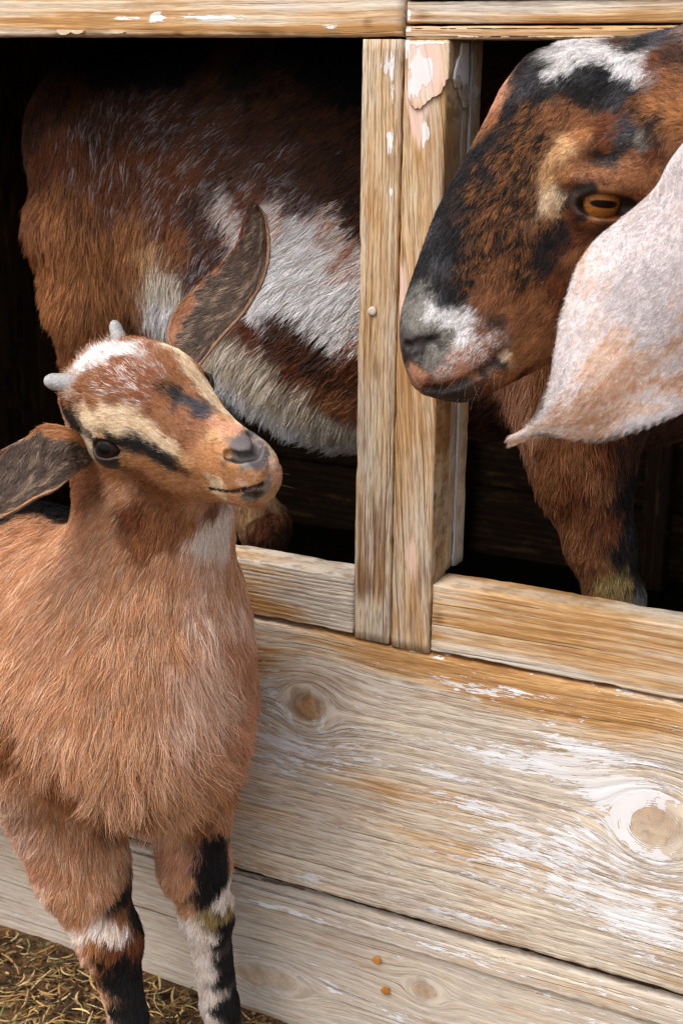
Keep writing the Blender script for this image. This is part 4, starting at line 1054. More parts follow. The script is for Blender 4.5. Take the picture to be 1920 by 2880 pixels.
# ears: back ginger, hollow dark with pale streaks
def ear_coat(A, B, outer, inner, pale, tipdark, Lb, tw_, edge_in=.16):
    A, B = np.array(A), np.array(B); AA, BB = pchip_line(A, 40), pchip_line(B, 40); M = (AA + BB) / 2
    tan = np.gradient(M, axis=0); tan /= np.linalg.norm(tan, axis=1, keepdims=True)
    def fn(P, N, r):
        n = len(P)
        k = np.argmin(((P[:, None] - M[None]) ** 2).sum(-1), 1)
        u = k / 39.0; ab = BB[k] - AA[k]; v = ((P - AA[k]) * ab).sum(1) / ((ab * ab).sum(1) + 1e-9)
        front = (N @ tw_) > 0
        nz = noise3(P, 55, 91, 2) * .06
        rimm = front & ((v + nz < edge_in * np.clip(1.5 - 4.2 * u, .12, 1.5)) | (v - nz > 1 - edge_in * .45))
        ca = np.tile(PAL[outer][0], (n, 1)); cb = np.tile(PAL[outer][1], (n, 1)); mx = np.full(n, PAL[outer][2])
        def setp(m, name):
            ca[m], cb[m], mx[m] = PAL[name]
        setp(front, inner)
        if r is not None:
            st = front & (noise3(np.stack([v * .9, u * 2.4, v * 0], -1), 4.0, 77, 2) + r.normal(0, .3, n) > .40) & (u < .9)
            setp(st, pale)
        setp(rimm & (v < .5), outer); setp(rimm & (v < .5) & (u > .5), 'brown'); setp(rimm & (v > .5), pale)
        setp(u + nz > tipdark, 'dbrown')
        D = tan[k].copy(); inn = front & ~rimm
        side = ab / (np.linalg.norm(ab, axis=1, keepdims=True) + 1e-9)
        D[inn] = D[inn] * .8 + side[inn] * .75
        D -= N * (D * N).sum(1, keepdims=True); D /= np.linalg.norm(D, axis=1, keepdims=True) + 1e-9
        L = np.where(inn, Lb * 1.2, Lb * .8); lift = np.where(inn, .25, .10)
        return [D, L, lift, ca, cb, mx]
    return PartCoat(fn)
EC1 = ear_coat(eA, eB, 'rustf', 'earin', 'earst', .86, .0065, tw, .24)
EC2 = ear_coat(eA2, eB2, 'orange', 'earin', 'earst', .97, .0065, tw2, .22)
r_ = np.random.default_rng(5)
for (ve, ne, ec) in ((VE1, NE1, EC1), (VE2, NE2, EC2)):
    Ccol = np.concatenate([Ccol, coat_base(ec, ve, ne)])
def darken_lines(C, V, lines):
    for (ln, r, c) in lines:
        d = np.sqrt(np.min(((V[:, None] - ln[None]) ** 2).sum(-1), 1)); m = np.clip((r * 1.25 - d) / (r * .4), 0, 1)[:, None]
        C[:len(V)] = C[:len(V)] * (1 - m) + np.array(c) * m
darken_lines(Ccol, Vh, [(pchip_line(np.array([fk.wor(m_) for m_ in mouth]), 24), .0026, lin(38, 26, 24)), (pchip_line(np.array([fk.wor(FK[k_]) for k_ in ('nosA', 'nosB', 'nosC')]), 14), .0030, lin(22, 16, 16)), (fk.wor(ek_c + ew * re_k * .6)[None], re_k * fk.L * 1.0, lin(30, 22, 20)), (fk.wor((ek_c + ew * re_k * .6) * [1, -1, 1])[None], re_k * fk.L * 1.12, lin(30, 22, 20))])
paint_mesh(body_k, Ccol)
fur_k = Fur()
MK_ = pchip_line(np.array([fk.wor(m_) for m_ in mouth]), 20); NK_ = pchip_line(np.array([fk.wor(FK[k_]) for k_ in ('nosA', 'nosB', 'nosC')]), 12)
def eye_keep(cs, r):
    def k(P):
        m = (np.min(((P[:, None] - MK_[None]) ** 2).sum(-1), 1) > .0024 ** 2) * 1.0 * (np.min(((P[:, None] - NK_[None]) ** 2).sum(-1), 1) > .0036 ** 2)
        for c in cs: m *= np.linalg.norm(P - c, axis=1) > r
        return m
    return k
EK = eye_keep([fk.wor(ek_c), fk.wor(ek_c * [1, -1, 1])], re_k * fk.L * 1.22)
fur_k.grow(Vh, Fh, Nh, CKh, 150000, 101, rad=.00017, clump=.0042, clump_amt=.30, droop=.05, wave=.05, dirnoise=.30, keep=EK)
fur_k.grow(Vb, Fb, Nb, CK, 300000, 102, rad=.00020, clump=.0080, clump_amt=.50, droop=.18, wave=.12, dirnoise=.30, minlen=.003)
fur_k.grow(VE1, FE1, NE1, EC1, 22000, 103, rad=.00016, clump=.004, clump_amt=.4, droop=.0, wave=.04, backcut=1.0)
fur_k.grow(VE2, FE2, NE2, EC2, 22000, 104, rad=.00016, clump=.004, clump_amt=.4, droop=.0, wave=.04, backcut=1.0)
strands(fur_k, bvk, [(700, 1340, 0, 25), (740, 1400, -40, 14), (640, 1350, 200, 20), (765, 1330, 10, 12), (600, 1400, 220, 20)], 18, .020, .00005, lin(170, 150, 130), 71)
strands(fur_k, bvk, [(290, 1226, 120, 10), (320, 1224, 70, 10)], 40, .009, .00011, lin(40, 30, 26), 72, up=.8)
strands(fur_k, bvk, [(215, 1060, 150, 12), (205, 1100, 170, 12), (330, 955, 110, 12), (300, 970, 120, 20), (250, 1000, 130, 22)], 700, .012, .00014, lin(196, 168, 146), 73, up=.7)
fur_k.build('fur', kid, M_hair)
# eyes, horns, hooves
def wvec(fr, v): v = np.array(v, float) @ fr.M; return v / np.linalg.norm(v)
mir = np.array([1, -1, 1])
for s, vis in ((np.array([1, 1, 1]), 1), (mir, 0)):
    eye_obj('eye', kid, fk.wor(ek_c * s), wvec(fk, ew * s), wvec(fk, ex * s), re_k * fk.L * .99,
            (lin(40, 24, 16), lin(22, 14, 10), .80), lin(6, 5, 6), (.42, .30), 'dark brown eye')
hb1 = FK; 
bh = bvk
for (bx, tx, r, bend) in (((198, 1080), (124, 1077, 1.255), .0118, (0, 0, 0.002)), ((335, 945), (319, 906, 1.285), .0088, (0, 0, 0.002))):
    p, nrm = Coat.find(bh, *bx)
    tip = ptd(tx[0], tx[1], depth(p) + .004)
    ax = tip - p; base = p - ax / np.linalg.norm(ax) * .012
    horn(kid, base, tip, r, bend)
hoof('hoof', kid, pt(372, 3010, -.150) * [1, 1, 0] + [0, 0, 0], (.6, -.8, 0), .021, .030, M_hoof)
hoof('hoof', kid, pt(640, 2930, -.060) * [1, 1, 0] + [0, 0, 0], (.6, -.8, 0), .021, .030, M_hoof)
hoof('hoof', kid, (-1.23, -.10, 0), (1, -.2, 0), .021, .030, M_hoof)
hoof('hoof', kid, (-1.23, -.03, 0), (1, -.2, 0), .021, .030, M_hoof)
for o in kid.children:
    if o.type == 'MESH' and o.name.split('.')[0] in ('hoof', 'horn'): o.matrix_parent_inverse = kid.matrix_world.inverted()

# ================================================================ ADULT GOAT
doe = tag(empty('adult_goat', (-0.6, 0.33, 0.06)), 'large brown and white goat inside the stall leaning its lop-eared head out', 'goat')
bpy.context.view_layer.update()
AD = 1.15
fa = Frame(ptd(1790, 230, AD), camdir(-.66, .75, .06), camdir(-.75, -.66, -.24), 970 / F_PX * AD)
TA = smooth_table([
    (-.20, -.03, -.22, .13, 0), (-.12, .04, -.32, .17, 0), (-.04, .120, -.40, .195, .0), (.06, .222, -.44, .212, .0), (.156, .285, -.46, .225, .0), (.265, .285, -.47, .232, .0), (.40, .245, -.465, .218, .02),
    (.54, .215, -.44, .180, .05), (.673, .185, -.385, .148, .05), (.778, .145, -.35, .126, .0), (.868, .11, -.315, .114, -.05), (.947, .075, -.285, .108, -.05), (1.0, .035, -.262, .100, 0),
    (1.04, -.01, -.225, .088, 0), (1.065, -.05, -.185, .072, 0), (1.082, -.09, -.14, .05, 0)], 80)
heada = head_sdf(fa, TA, [], [])
RA = prim_body([
    (560, 660, .345, .150, 1000, 800, .335, .165, .08),      # barrel
    (1000, 800, .335, .165, 1750, 850, .33, .160, .08),
    (420, 400, .36, .110, 950, 430, .37, .145, .10),          # back
    (950, 430, .37, .145, 1800, 470, .36, .140, .10),
    (330, 400, .34, .105, 600, 600, .345, .140, .07),        # loin, rump
    (305, 380, .285, .086, 240, 640, .215, .062, .03),       # near haunch
    (240, 640, .215, .062, 256, 840, .215, .048, .02),
    (256, 840, .215, .048, 272, 1080, .25, .036, .03),
    (262, 1080, .25, .034, 330, 1330, .31, .026, .02),
    (330, 1330, .31, .026, 330, 1700, .31, .020, .02),
    (330, 1700, .31, .020, 335, 1900, .31, .022, .01),
    (430, 900, .42, .06, 610, 1280, .42, .040, .04),         # far hind leg
    (610, 1280, .42, .036, 745, 1480, .42, .030, .02),
    (745, 1480, .42, .028, 735, 1900, .42, .020, .02),
    (1900, 640, .30, .14, 2250, 600, .22, .13, .08),         # shoulder and chest
    (1590, 960, .235, .075, 1625, 1180, .205, .054, .05),    # near fore leg
    (1625, 1180, .205, .054, 1640, 1330, .20, .0440, .03),
    (1640, 1330, .20, .0440, 1685, 1520, .20, .0325, .03),
    (1685, 1520, .20, .0325, 1728, 1690, .20, .0265, .02),
    (1728, 1690, .20, .0275, 1738, 1800, .20, .0230, .02),
    (1738, 1800, .20, .0200, 1740, 2200, .21, .0170, .02),
    (1740, 2200, .21, .0170, 1742, 2330, .21, .0210, .01),
    (2350, 1000, .42, .06, 2300, 1500, .42, .03, .03), (2300, 1500, .42, .03, 2290, 2300, .42, .018, .03),
    (2250, 600, .22, .120, 2280, 420, .05, .105, .06),       # neck, out through the opening
    (2280, 420, .05, .105, 2060, 420, -.02, .090, .05),
    (2060, 420, -.02, .090, 1990, 420, -.03, .075, .05),
])
bodya = body_field(RA)
FA = feature(fa, heada, dict(eye=(1687, 563), n0=(1146, 974), n1=(1180, 968), n2=(1228, 952), n3=(1178, 1000), m0=(1196, 1096), m1=(1240, 1096), m2=(1300, 1074), m3=(1350, 1045), m4=(1395, 1010), m5=(1424, 984), br0=(1570, 540), br1=(1590, 455), br2=(1660, 400), br3=(1760, 385), ck=(1560, 760), uc=(1640, 480)))
print('adult local', {k: v.round(3).tolist() for k, v in FA.items()})
ea = FA['eye'].copy(); re_a = 0.0190 / fa.L
ea_c = ea + np.array([0.0, -0.30 * re_a, 0.0])
exa = np.array([-.60, 0.02, -.79]); exa /= np.linalg.norm(exa)
ewa = np.array([.12, .98, .02]); ewa -= exa * (ewa @ exa); ewa /= np.linalg.norm(ewa); eza = np.cross(exa, ewa)
if eza @ np.array([.2, 0, 1.]) < 0: eza = -eza
def off(p, d): return tuple(np.array(p) + np.array([0, d, 0]))
pra = [('el2', .05, (.22, .12, -.30), (.19, .10, .15)),
       ('el2', .030, tuple(ea_c + ewa * re_a * .12), (re_a * 1.42, re_a * 1.06, re_a * 1.22), np.array([exa, ewa, eza])),
       ('el2', .020, tuple(ea_c + eza * re_a * .80 + ewa * re_a * .14), (re_a * 1.75, re_a * 1.0, re_a * .72), np.array([exa, ewa, eza])),
       ('rc2', .03, off(FA['br0'], -.035), off(FA['br1'], -.018), .030, .040), ('rc2', .03, off(FA['br1'], -.018), off(FA['br2'], -.012), .040, .042), ('rc2', .03, off(FA['br2'], -.012), off(FA['br3'], -.012), .042, .036),
       ('rc2', .03, (.80, .05, -.16), (.98, .05, -.10), .075, .055), ('rc2', .02, (.90, .055, -.235), (1.0, .04, -.20), .045, .035)]
eyecut = [('el2', .008, tuple(ea_c + ewa * re_a * 1.45 - eza * re_a * .20), (re_a * 1.50, re_a * 1.20, re_a * .58), np.array([exa, ewa, eza]))]
sba = sub_line([FA[k] for k in ('m0', 'm1', 'm2', 'm3', 'm4', 'm5')], .0150, .010, 0.000)
sba += sub_line([FA['n0'], FA['n1'], FA['n2']], .0125, .012, 0.004) + sub_line([FA['n1'], FA['n3']], .012, .014, 0.006)
heada = head_sdf(fa, TA, pra, sba)
alla = lambda P: smin(heada(P), bodya(P), 0.030)
cena = fa.wor((.48, 0, -.10)); Ra = .72 * fa.L
Vh, Fh = surface_nets(carve(fa, lambda P: smin(heada(P), body_field(RA[-2:])(P), .03), eyecut), cena - Ra - .01, cena + Ra + .01, 0.0019)
Vh, Fh = cut_mesh(Vh, Fh, np.linalg.norm(Vh - cena, axis=1) < Ra)
Vb, Fb = surface_nets(bodya, (-1.36, -.22, .04), (.36, .60, 1.25), 0.0052)
Vb, Fb = cut_mesh(Vb, Fb, np.linalg.norm(Vb - cena, axis=1) > Ra - .02)
Nh, Nb = vnormals(Vh, Fh), vnormals(Vb, Fb)
Fh, Nh = fix(Vh, Fh, Nh, heada); Fb, Nb = fix(Vb, Fb, Nb, bodya)
# lop ear
ka = 1.03
gA = px3([(2010, 300, 1.03), (1955, 365, 1.015), (1884, 455, 1.005), (1840, 532, 1.0), (1762, 603, .997), (1674, 674, .993), (1625, 746, .99), (1598, 828, .988), (1576, 894, .986), (1565, 960, .985), (1554, 1036, .985), (1537, 1102, .987), (1512, 1162, .99), (1473, 1206, .995), (1440, 1224, 1.0), (1424, 1236, 1.005)])
gB = px3([(2080, 330, 1.05), (2160, 420, 1.04), (2240, 540, 1.03), (2290, 660, 1.02), (2300, 790, 1.012), (2260, 900, 1.005), (2180, 1000, 1.0), (2060, 1090, .997), (1960, 1140, .995), (1860, 1185, .993), (1773, 1217, .99), (1691, 1239, .99), (1608, 1236, .991), (1532, 1226, .994), (1470, 1244, .999), (1434, 1258, 1.004)])
twa = CAM - ptd(1800, 900, 1.0); twa /= np.linalg.norm(twa)
prof_l = lambda v: np.sin(np.pi * v) ** 0.7 + 0.25 * np.sin(2 * np.pi * v)
VE, FE, NE, _, _ = ear_sheet(gA, gB, 0.10, 110, 44, .0042, twa, prof_l)
# gentle folds in the ear leather
fold = noise3((VE - gA[0]) @ ROT * np.array([1, 1, 0]), 5.0, 61, 2) * .0085
VE = VE + np.tile(twa, (len(VE), 1)) * fold[:, None]
V, F, N = join_arrays([(Vh, Fh, Nh), (Vb, Fb, Nb), (VE, FE, NE)])
bva = bvh_of(*join_arrays([(Vh, Fh, Nh)])[:2]); bvb = bvh_of(Vb, Fb)
CA = Coat(bva, [
 # poll: black cap with the white splash
 (1500, 150, 'black', 200, 9, .3), (1470, 190, 'black', 215, 8, .3), (1520, 270, 'black', 240, 8, .3), (1600, 235, 'black', 235, 8, .3), (1530, 200, 'black', 210, 9, .3), (1480, 240, 'greyb', 230, 8, .3), (1570, 125, 'black', 180, 10, .3), (1545, 250, 'black', 250, 9, .3), (1620, 260, 'black', 240, 9, .3), (1690, 250, 'black', 230, 9, .3), (1650, 290, 'black', 245, 8, .3), (1750, 270, 'greyb', 230, 9, .3), (1600, 300, 'bmix', 250, 8, .3),
 (1600, 108, 'white', 200, 14, .3), (1650, 118, 'white', 200, 14, .3), (1700, 140, 'white', 200, 14, .3), (1640, 150, 'white', 205, 13, .3), (1600, 178, 'white', 212, 12, .3), (1565, 210, 'white', 215, 10, .3), (1740, 165, 'white', 235, 13, .3), (1770, 190, 'white', 240, 13, .3), (1800, 212, 'white', 255, 11, .3), (1650, 192, 'black', 220, 9, .3), (1700, 200, 'black', 220, 9, .3), (1740, 225, 'black', 220, 9, .3), (1780, 250, 'black', 220, 9, .3), (1670, 205, 'greyb', 220, 9, .3), (1720, 225, 'black', 225, 9, .3),
 (1750, 125, 'dbrown', 180, 12, .4), (1800, 130, 'black', 170, 12, .4), (1860, 110, 'greyb', 160, 12, .4), (1900, 160, 'dbrown', 150, 12, .4), (1850, 180, 'brown', 160, 12, .4), (1880, 240, 'rustd', 170, 12, .4), (1800, 290, 'bmix', 200, 10, .35), (1850, 300, 'orange', 170, 12, .35), (1900, 330, 'orange', 160, 12, .35), (1870, 400, 'rustd', 260, 11, .3),
 # far brow and bridge outline
 (1430, 200, 'pinkb', 240, 6, .2), (1410, 270, 'pinkb', 240, 6, .2), (1390, 330, 'rustd', 240, 6, .25), (1440, 300, 'black', 240, 8, .3), (1400, 380, 'black', 235, 9, .35), (1350, 430, 'black', 235, 9, .35), (1300, 500, 'black', 235, 9, .35), (1250, 580, 'black', 240, 8, .3), (1220, 640, 'greyb', 245, 6, .25), (1195, 720, 'black', 250, 5, .2), (1180, 780, 'black', 250, 5, .2),
 (1450, 350, 'bmix', 235, 9, .4), (1500, 300, 'bmix', 230, 9, .4), (1560, 310, 'rustd', 220, 9, .4), (1640, 330, 'rustd', 215, 8, .35), (1710, 340, 'brown', 210, 8, .35),
 (1380, 450, 'bmix', 235, 10, .5), (1450, 430, 'bmix', 230, 10, .5), (1520, 400, 'bmix', 225, 10, .5), (1340, 530, 'bmix', 240, 10, .5), (1420, 520, 'bmix', 240, 10, .5), (1500, 480, 'bmix', 240, 10, .5), (1480, 560, 'bmix', 250, 10, .5), (1400, 610, 'bmix', 245, 10, .5), (1330, 620, 'bmix', 245, 9, .45), (1280, 640, 'black', 245, 8, .35),
 (1540, 620, 'bmix', 260, 9, .45), (1460, 680, 'bmix', 250, 9, .45), (1370, 700, 'bmix', 250, 9, .45), (1290, 720, 'black', 250, 7, .3), (1240, 740, 'greyb', 250, 6, .25), (1240, 800, 'black', 250, 6, .25), (1265, 700, 'black', 250, 6, .3), (1320, 560, 'black', 240, 8, .35), (1370, 480, 'black', 240, 8, .35), (1280, 820, 'black', 250, 6, .25), (1330, 740, 'bmix', 250, 7, .3), (1300, 790, 'bmix', 250, 8, .35), (1390, 780, 'rustd', 250, 9, .4), (1470, 770, 'bmix', 250, 9, .4),
 # pale bar before the eye, brow, lids
 (1545, 500, 'tan', 250, 5, .2), (1555, 450, 'tan', 240, 5, .2), (1590, 410, 'tan', 225, 5, .2), (1640, 375, 'orange', 215, 5, .2), (1545, 560, 'cream', 255, 5, .2), (1560, 590, 'tan', 265, 4, .2), (1580, 480, 'orange', 240, 4, .2), (1600, 520, 'brown', 220, 3, .15), (1620, 460, 'rustd', 210, 4, .2),
 (1700, 400, 'brown', 200, 4, .2), (1760, 360, 'greyb', 190, 6, .25), (1800, 400, 'grey', 200, 5, .25), (1730, 440, 'black', 190, 3, .2), (1690, 445, 'black', 190, 3, .2), (1770, 425, 'black', 190, 3, .2), (1680, 450, 'dbrown', 200, 3, .2), (1780, 450, 'rustd', 200, 4, .2), (1830, 430, 'brown', 230, 5, .2), (1700, 490, 'rustd', 190, 3, .15), (1760, 500, 'rustd', 190, 3, .15), (1820, 500, 'rustd', 200, 4, .2), (1650, 500, 'rustd', 200, 3, .15), (1850, 330, 'black', 250, 8, .3), (1860, 400, 'black', 260, 8, .3),
 (1640, 530, 'lips', 190, 2, .1), (1700, 532, 'rustd', 190, 2, .1), (1755, 540, 'brown', 190, 2, .1), (1600, 575, 'lips', 200, 1.5, .1), (1575, 582, 'lips', 200, 1.5, .1), (1640, 592, 'lips', 200, 1.5, .1), (1690, 606, 'lips', 200, 1.5, .1), (1740, 592, 'lips', 200, 1.5, .1), (1768, 560, 'lips', 200, 1.5, .1),
 (1600, 602, 'brown', 230, 3, .15), (1680, 625, 'rustd', 220, 3, .15), (1750, 615, 'brown', 220, 3, .15), (1800, 570, 'brown', 220, 4, .2),
 # dark mark below the eye, cheek
 (1570, 640, 'black', 250, 5, .25), (1550, 690, 'black', 245, 5, .25), (1530, 740, 'black', 240, 5, .25), (1570, 700, 'dbrown', 245, 5, .25), (1620, 660, 'brown', 230, 5, .2), (1640, 720, 'rustd', 230, 6, .25), (1560, 790, 'brown', 235, 6, .25), (1600, 850, 'brown', 235, 7, .3), (1500, 830, 'rustd', 240, 7, .3), (1420, 850, 'rustd', 240, 7, .3), (1350, 850, 'rustd', 245, 7, .3), (1540, 900, 'rustd', 230, 8, .3), (1470, 910, 'rustd', 230, 7, .3), (1400, 900, 'dbrown', 235, 6, .25), (1520, 960, 'orange', 220, 7, .3), (1460, 990, 'orange', 215, 6, .25), (1530, 1020, 'rustd', 210, 8, .3), (1700, 800, 'brown', 230, 8, .3), (1700, 950, 'brown', 220, 9, .3), (1800, 700, 'brown', 220, 9, .3),
 # muzzle
 (1290, 850, 'black', 245, 4, .2), (1245, 850, 'greyb', 245, 4, .2), (1190, 830, 'grey', 250, 4, .2), (1170, 860, 'grey', 250, 3, .15), (1225, 880, 'white', 235, 5, .25), (1270, 900, 'white', 225, 5, .25), (1310, 890, 'white', 220, 5, .25), (1220, 920, 'grey', 230, 3, .2), (1160, 900, 'grey', 250, 2, .15), (1140, 930, 'skin', 250, 1, .1), (1165, 950, 'skin', 240, 1, .1), (1150, 990, 'lips', 240, .6, .1), (1185, 975, 'lips', 240, .6, .1), (1180, 1005, 'lips', 240, .8, .1), (1215, 962, 'lips', 240, .8, .1),
 (1260, 945, 'grey', 225, 4, .2), (1310, 950, 'white', 220, 4, .2), (1350, 920, 'roan', 225, 5, .2), (1370, 960, 'speck', 215, 4, .2), (1330, 985, 'speck', 215, 3.5, .2), (1290, 985, 'speck', 215, 3.5, .2), (1280, 1010, 'speck', 220, 3, .2), (1330, 1015, 'speck', 220, 3, .2), (1240, 1000, 'grey', 225, 3, .2), (1210, 1030, 'grey', 230, 2.5, .15), (1180, 1050, 'pinkb', 235, 2, .15), (1240, 1040, 'speck', 220, 2, .15), (1300, 1042, 'pinkb', 215, 2.5, .15), (1370, 1000, 'speck', 210, 3, .2), (1200, 1078, 'brown', 230, 1.5, .1), (1260, 1076, 'rustd', 220, 1.5, .1), (1330, 1045, 'rustd', 215, 2, .15), (1395, 985, 'roan', 210, 3, .2),
 (1240, 1100, 'lips', 220, 1, .1), (1300, 1080, 'lips', 215, 1, .1), (1350, 1055, 'lips', 210, 1, .1), (1280, 1112, 'lips', 215, 1.5, .1), (1340, 1100, 'dbrown', 210, 2.5, .15), (1400, 1030, 'lips', 210, 1.5, .1), (1425, 1000, 'cream', 215, 3, .2), (1400, 1060, 'rustd', 205, 4, .2), (1450, 1045, 'orange', 205, 5, .25), (1380, 1095, 'brown', 200, 4, .2), (1480, 1070, 'brown', 200, 6, .3),
], power=2.5, rag=.0045)
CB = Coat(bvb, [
 # haunch
 (200, 250, 'dbrown', 275, 24, .3), (120, 300, 'dbrown', 270, 22, .3), (120, 450, 'brown', 270, 24, .35), (200, 400, 'roan', 272, 24, .3), (280, 350, 'droan', 265, 22, .3), (350, 450, 'roan', 262, 24, .3), (100, 600, 'rustd', 265, 26, .4), (160, 600, 'orange', 268, 26, .35), (240, 560, 'rustd', 270, 26, .35), (320, 540, 'roan', 268, 26, .3), (70, 700, 'brown', 262, 24, .45), (120, 760, 'orange', 265, 26, .35), (200, 720, 'orange', 268, 28, .35), (290, 680, 'orange', 268, 28, .35), (370, 640, 'orange', 265, 28, .35), (380, 720, 'rustd', 275, 26, .4),
 (180, 860, 'orange', 262, 24, .35), (240, 850, 'rustd', 268, 24, .35), (310, 840, 'orange', 275, 22, .35), (150, 950, 'rustd', 262, 20, .35), (220, 960, 'orange', 266, 20, .35), (280, 950, 'orange', 272, 20, .35), (230, 1100, 'orange', 268, 16, .3), (300, 1350, 'rustd', 270, 12, .3), (320, 1600, 'brown', 270, 10, .3),
 # flank and back; shade along the top is put into the coat colour
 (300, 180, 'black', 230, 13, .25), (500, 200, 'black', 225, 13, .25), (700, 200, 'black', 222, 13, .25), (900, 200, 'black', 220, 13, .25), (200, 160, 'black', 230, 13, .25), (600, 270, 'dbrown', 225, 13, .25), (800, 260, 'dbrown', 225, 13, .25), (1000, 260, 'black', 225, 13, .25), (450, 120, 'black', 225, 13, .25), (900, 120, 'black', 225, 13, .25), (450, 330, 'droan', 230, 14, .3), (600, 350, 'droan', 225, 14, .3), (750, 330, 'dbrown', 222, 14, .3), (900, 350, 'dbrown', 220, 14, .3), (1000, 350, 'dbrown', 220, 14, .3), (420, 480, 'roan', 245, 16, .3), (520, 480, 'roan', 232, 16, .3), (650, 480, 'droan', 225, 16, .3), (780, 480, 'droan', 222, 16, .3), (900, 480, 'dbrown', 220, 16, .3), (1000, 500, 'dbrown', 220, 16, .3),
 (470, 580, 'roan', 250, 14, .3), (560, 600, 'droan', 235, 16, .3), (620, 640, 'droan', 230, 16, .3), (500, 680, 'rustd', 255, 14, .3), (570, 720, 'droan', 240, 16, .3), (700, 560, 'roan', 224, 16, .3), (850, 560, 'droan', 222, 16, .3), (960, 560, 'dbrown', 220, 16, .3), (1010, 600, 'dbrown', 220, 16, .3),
 (650, 590, 'wroan', 228, 16, .3), (700, 650, 'wroan', 225, 17, .3), (780, 620, 'wroan', 222, 16, .3), (850, 650, 'white', 220, 17, .3), (930, 620, 'wroan', 220, 16, .3), (980, 660, 'wroan', 220, 16, .3), (780, 720, 'white', 222, 19, .3), (880, 740, 'white', 220, 19, .3), (980, 750, 'wroan', 220, 17, .3), (800, 820, 'white', 222, 19, .3), (740, 860, 'white', 225, 19, .3), (900, 840, 'white', 220, 19, .3), (1000, 850, 'white', 220, 19, .3), (950, 930, 'white', 220, 17, .3), (1000, 960, 'wroan', 220, 17, .3), (650, 760, 'droan', 230, 17, .3),
 (720, 920, 'brown', 215, 17, .3), (800, 930, 'dbrown', 212, 19, .3), (880, 980, 'dbrown', 210, 19, .3), (960, 1040, 'dbrown', 210, 19, .35), (1000, 1020, 'brown', 210, 19, .35), (840, 1020, 'brown', 205, 19, .35), (930, 1090, 'rustd', 205, 19, .4), (1000, 1130, 'rustd', 205, 30, .4),
 # belly fringe
 (440, 760, 'buff', 280, 26, .5), (480, 860, 'white', 270, 30, .5), (520, 950, 'buff', 262, 32, .55), (600, 1000, 'buff', 255, 34, .6), (680, 990, 'buff', 250, 34, .6), (650, 1060, 'white', 262, 36, .6), (760, 1050, 'buff', 245, 36, .6), (740, 1120, 'white', 262, 36, .6), (850, 1110, 'buff', 245, 36, .6), (830, 1170, 'white', 262, 36, .6), (920, 1160, 'buff', 250, 36, .6), (960, 1230, 'white', 262, 36, .55), (1000, 1200, 'buff', 255, 34, .55), (560, 1060, 'white', 262, 34, .6), (400, 720, 'tan', 282, 20, .4),
 (1200, 900, 'dbrown', 215, 26, .3), (1300, 1100, 'dbrown', 205, 28, .4), (1400, 1150, 'dbrown', 200, 26, .4), (1300, 400, 'dbrown', 220, 24, .3), (1500, 600, 'dbrown', 220, 24, .3), (1300, 700, 'droan', 220, 24, .3),
 # fore leg
 (1480, 1080, 'pinkb', 262, 22, .4), (1530, 1080, 'rustd', 268, 22, .35), (1600, 1100, 'brown', 270, 20, .3), (1700, 1100, 'brown', 275, 20, .3), (1490, 1200, 'pinkb', 262, 20, .4), (1540, 1250, 'rustd', 265, 18, .35), (1620, 1260, 'rustd', 268, 17, .3), (1700, 1260, 'brown', 272, 17, .3), (1750, 1260, 'dbrown', 280, 15, .3), (1540, 1370, 'rustd', 262, 16, .35), (1600, 1380, 'brown', 265, 15, .3), (1680, 1380, 'rustd', 268, 14, .3), (1750, 1380, 'black', 275, 12, .3),
 (1600, 1480, 'rustd', 262, 13, .3), (1670, 1500, 'brown', 268, 12, .3), (1720, 1480, 'brown', 270, 11, .3), (1770, 1480, 'black', 275, 10, .3), (1740, 1540, 'black', 272, 9, .25), (1630, 1580, 'rustd', 262, 11, .3), (1690, 1580, 'rustd', 268, 10, .3), (1790, 1580, 'black', 275, 9, .25), (1650, 1650, 'rustd', 265, 9, .3), (1700, 1640, 'yell', 268, 9, .3), (1740, 1620, 'yell', 268, 8, .25), (1760, 1600, 'black', 270, 8, .25), (1780, 1650, 'black', 275, 7, .25), (1740, 1680, 'yell', 270, 7, .25), (1790, 1690, 'grey', 275, 6, .25), (1700, 1750, 'dbrown', 270, 7, .25),
 (1850, 1150, 'dbrown', 200, 24, .4), (1900, 1000, 'dbrown', 220, 22, .3), (1920, 500, 'brown', 220, 16, .3),
 (700, 1420, 'tan', 262, 12, .3), (740, 1470, 'brown', 262, 12, .3), (760, 1500, 'dbrown', 265, 12, .3), (640, 1300, 'rustd', 260, 14, .3),
], power=3.0, rag=.010)
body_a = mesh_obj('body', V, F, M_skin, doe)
body_a.matrix_parent_inverse = doe.matrix_world.inverted()
